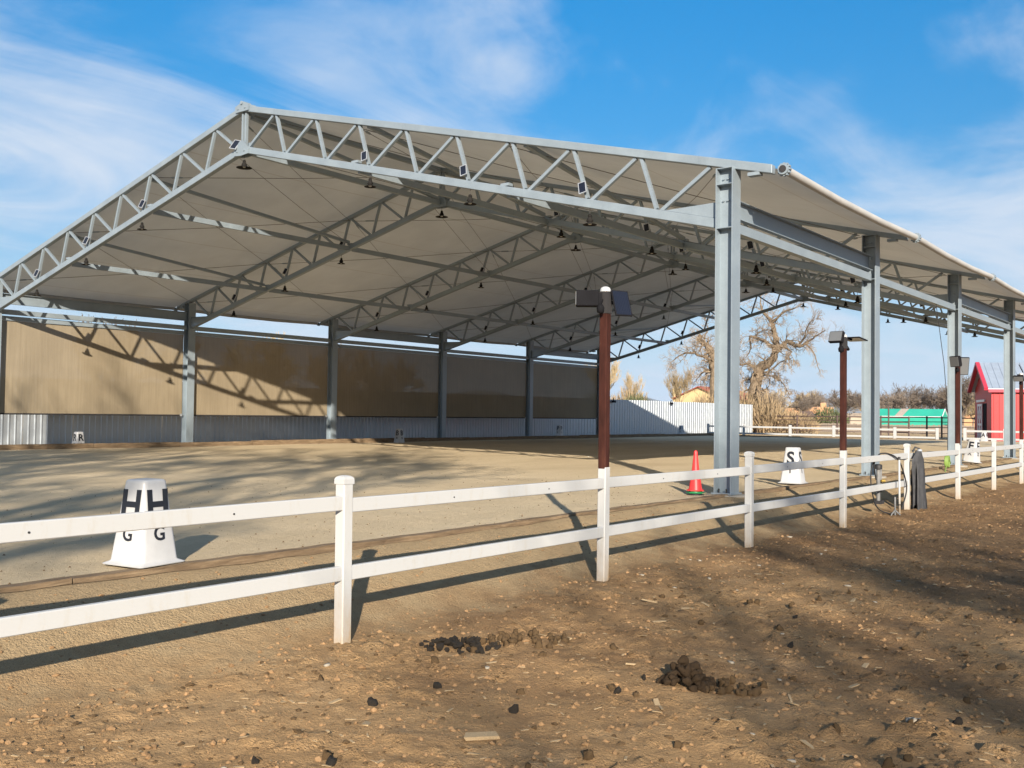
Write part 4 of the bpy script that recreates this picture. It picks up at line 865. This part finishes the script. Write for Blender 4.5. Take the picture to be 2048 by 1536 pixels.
# ---------------------------------------------------------------- dung, chips, stones and clods in the pen
def blob(seed, sub=2, rough=.3, flat=.8):
    bm = bmesh.new(); bmesh.ops.create_icosphere(bm, subdivisions=sub, radius=1); r = random.Random(seed); ph = [r.uniform(0, 6) for _ in range(6)]
    for v_ in bm.verts:
        p = v_.co; q = 1+rough*(math.sin(p.x*2.7+ph[0])*math.sin(p.y*3.1+ph[1])+.6*math.sin(p.z*4.3+ph[2]+p.x*2))+rough*.35*r.uniform(-1, 1); v_.co = Vector((p.x*q*1.15, p.y*q, p.z*q*flat))
    me = bpy.data.meshes.new('blob'); bm.to_mesh(me); bm.free(); me.shade_smooth(); return me
def blobm(seed, mat, **k): me = blob(seed, **k); me.materials.append(MATS[mat]); return me
DF = [blobm(s_, 'dung_fresh') for s_ in (1, 2, 3)]; DD = [blobm(s_, 'dung_dry') for s_ in (4, 5, 6)]
gz = lambda x_, y_: float(ground_z(x_, y_))
DG = [blobm(s_, 'dung_mid') for s_ in (10, 11, 12)]; rd = random.Random(5)
def pile(cx_, cy_, n, rx, ry, hgt, mats, label, rz=0, size=(.017, .026)):
    o = empty('dung_pile', (cx_, cy_, gz(cx_, cy_)), rz, label=label, cat='dung')
    for k in range(n):
        a = rd.uniform(0, 6.283); q = rd.random()**.6; s_ = rd.uniform(*size); x_, y_ = rx*q*math.cos(a), ry*q*math.sin(a); z_ = hgt*max(0, 1-q*1.15)*rd.uniform(.3, 1)+s_*.4
        wx = cx_+x_*math.cos(rz)-y_*math.sin(rz); wy = cy_+x_*math.sin(rz)+y_*math.cos(rz); z_ += gz(wx, wy)-gz(cx_, cy_)
        link('dropping', rd.choice(mats), o, (x_, y_, z_), (rd.uniform(0, 6), rd.uniform(0, 6), rd.uniform(0, 6)), (s_*rd.uniform(.85, 1.3), s_, s_*rd.uniform(.8, 1.05)))
pile(2.22, -8.48, 60, .26, .24, .035, DF, 'scatter of dark fresh droppings right of nearest fence post', .6, (.014, .023))
pile(2.42, -8.1, 34, .34, .22, .03, DD, 'dusty dry droppings just behind the dark fresh ones', .7, (.018, .03))
pile(3.72, -8.28, 60, .15, .14, .15, DG, 'tall brown heap of droppings in the centre foreground', .2, (.019, .028))
pile(3.9, -8.2, 24, .2, .12, .02, DD, 'low spill of droppings at right foot of tall heap', .4, (.018, .028))
for k in range(60):
    x_ = rd.uniform(1.9, 5.2); y_ = rd.uniform(-10.8, -5.0); s_ = rd.uniform(.016, .027)
    o = link('dropping', rd.choice(DD if rd.random() < .8 else DF), None, (x_, y_, gz(x_, y_)+s_*.15), (rd.uniform(0, 6), rd.uniform(0, 6), rd.uniform(0, 6)), (s_*1.2, s_, s_*.9), label='single horse dropping lying loose on the pen dirt', cat='dung', group='loose droppings in the pen')
def chip(seed):
    r = random.Random(seed); mb = MB(); P = []
    for z in (-.12, .12):
        for x_, y_ in ((-1, -.3), (1, -.22), (.9, .3), (-.92, .25)): P.append((x_*r.uniform(.85, 1.1), y_*r.uniform(.7, 1.2), z*r.uniform(.5, 1.2)))
    return mb.quadbox(P).mesh('wood_chip', 'wood_chip')
CH = [chip(s_) for s_ in range(5)]
for x_, y_, s_, rz, lb in ((3.27, -8.1, .05, .5, 'blocky pale wood chip left of the tall dropping heap'), (2.62, -7.9, .06, 1.3, 'pale wood offcut right of the dark droppings'), (3.45, -9.75, .085, .95, 'long pale wood splinter at bottom centre'), (2.35, -6.3, .07, .6, 'flat pale chip below second fence post')):
    link('wood_chip', rd.choice(CH), None, (x_, y_, gz(x_, y_)+s_*.12), (rd.uniform(-.2, .2), rd.uniform(-.2, .2), rz), (s_, s_*1.1, s_*.9), label=lb, cat='wood chip')
for k in range(70):
    x_ = rd.uniform(1.75, 5.5); y_ = rd.uniform(-11, -3.5); s_ = rd.uniform(.018, .05)
    link('wood_chip', rd.choice(CH), None, (x_, y_, gz(x_, y_)+.004), (rd.uniform(-.3, .3), rd.uniform(-.3, .3), rd.uniform(0, 6)), (s_, s_*rd.uniform(.5, 1.4), s_*.6), label='pale wood chip lying loose on the pen dirt', cat='wood chip', group='loose wood chips in the pen')
ST = [blobm(s_, 'pale_stone', sub=1, rough=.3, flat=.6) for s_ in (8, 9)]
for k in range(40):
    x_ = rd.uniform(1.5, 5.5); y_ = rd.uniform(-11, -1); s_ = rd.uniform(.01, .026)
    link('stone', rd.choice(ST), None, (x_, y_, gz(x_, y_)+s_*.2), (0, 0, rd.uniform(0, 6)), (s_*1.3, s_, s_), label='small pale stone lying loose on the pen dirt', cat='stone', group='loose pale stones in the pen')
def scatter(name, base, n, region, size, mat, flat, label, cat, bias=2.0):
    bv = np.array([v_.co for v_ in base.vertices]); bf = np.array([list(p.vertices) for p in base.polygons]); nb = len(bv)
    x_ = RNG.uniform(region[0], region[1], n); y_ = region[2]+(region[3]-region[2])*RNG.random(n)**bias; s_ = size[0]+(size[1]-size[0])*RNG.random(n)**3
    an = RNG.uniform(0, 6.283, n); el = RNG.uniform(.7, 1.6, n); z_ = ground_z(x_, y_)+s_*.15
    V = np.zeros((n, nb, 3)); bx = bv[None, :, 0]*el[:, None]; by = np.repeat(bv[None, :, 1], n, 0); ca, sa = np.cos(an)[:, None], np.sin(an)[:, None]
    V[:, :, 0] = x_[:, None]+s_[:, None]*(bx*ca-by*sa); V[:, :, 1] = y_[:, None]+s_[:, None]*(bx*sa+by*ca); V[:, :, 2] = z_[:, None]+s_[:, None]*bv[None, :, 2]*flat
    F = (bf[None]+(np.arange(n)*nb)[:, None, None]).reshape(-1, bf.shape[1]); me = bpy.data.meshes.new(name); me.from_pydata(V.reshape(-1, 3).tolist(), [], F.tolist()); me.materials.append(MATS[mat])
    return link(name, me, label=label, cat=cat, kind='stuff')
b1 = blob(20, 1, .35, .8)
scatter('soil_clods', b1, 13000, (1.45, 6.4, -12.5, 9), (.003, .019), 'soil_clod', .75, 'loose brown soil clods strewn over the pen dirt', 'soil', 1.7)
scatter('dark_crumbs', b1, 6500, (1.6, 6.4, -12.5, 9), (.004, .019), 'dung_dry', .6, 'dark broken dung crumbs strewn over the pen dirt', 'dung', 1.6)
scatter('chip_litter', CH[0], 3200, (1.5, 6.0, -12.5, 6), (.005, .024), 'wood_chip', .7, 'fine pale wood chip litter strewn over the pen dirt', 'wood chips', 1.6)
scatter('sand_crumbs', b1, 1800, (.2, 1.6, -12.5, 14), (.004, .016), 'soil_clod', .6, 'small crumbs of earth on the sandy bank under the fence', 'soil', 1.5)

def sand_scatter():
    n = 1500; x_ = -7*RNG.random(n)**1.5-.05; y_ = RNG.uniform(-12, 2, n); s_ = .004+.012*RNG.random(n)**3; V = []; F = []
    for a_, b_, c_ in zip(x_, y_, s_):
        z_ = float(sand_z(a_, b_)); k = len(V); V += [(a_+c_, b_, z_), (a_, b_+c_*.8, z_), (a_-c_, b_, z_), (a_, b_-c_*.8, z_), (a_, b_, z_+c_*.8)]; F += [(k, k+1, k+4), (k+1, k+2, k+4), (k+2, k+3, k+4), (k+3, k, k+4)]
    me = bpy.data.meshes.new('arena_crumbs'); me.from_pydata(V, [], F); me.materials.append(MATS['dung_dry']); link('arena_crumbs', me, label='tiny dark crumbs speckling the arena sand', cat='crumbs', kind='stuff')
sand_scatter()
# ---------------------------------------------------------------- air
hz = bpy.data.materials.new('air'); hz.use_nodes = True; hz.node_tree.nodes.clear(); ho = hz.node_tree.nodes.new('ShaderNodeOutputMaterial'); hv = hz.node_tree.nodes.new('ShaderNodeVolumePrincipled')
hv.inputs['Color'].default_value = (.62, .78, 1, 1); hv.inputs['Density'].default_value = 6e-5; hz.node_tree.links.new(hv.outputs[0], ho.inputs['Volume']); MATS['air'] = hz
MB().box(-9900, 9900, -9900, 9900, -60, 330).obj('haze', 'air', kind='stuff')
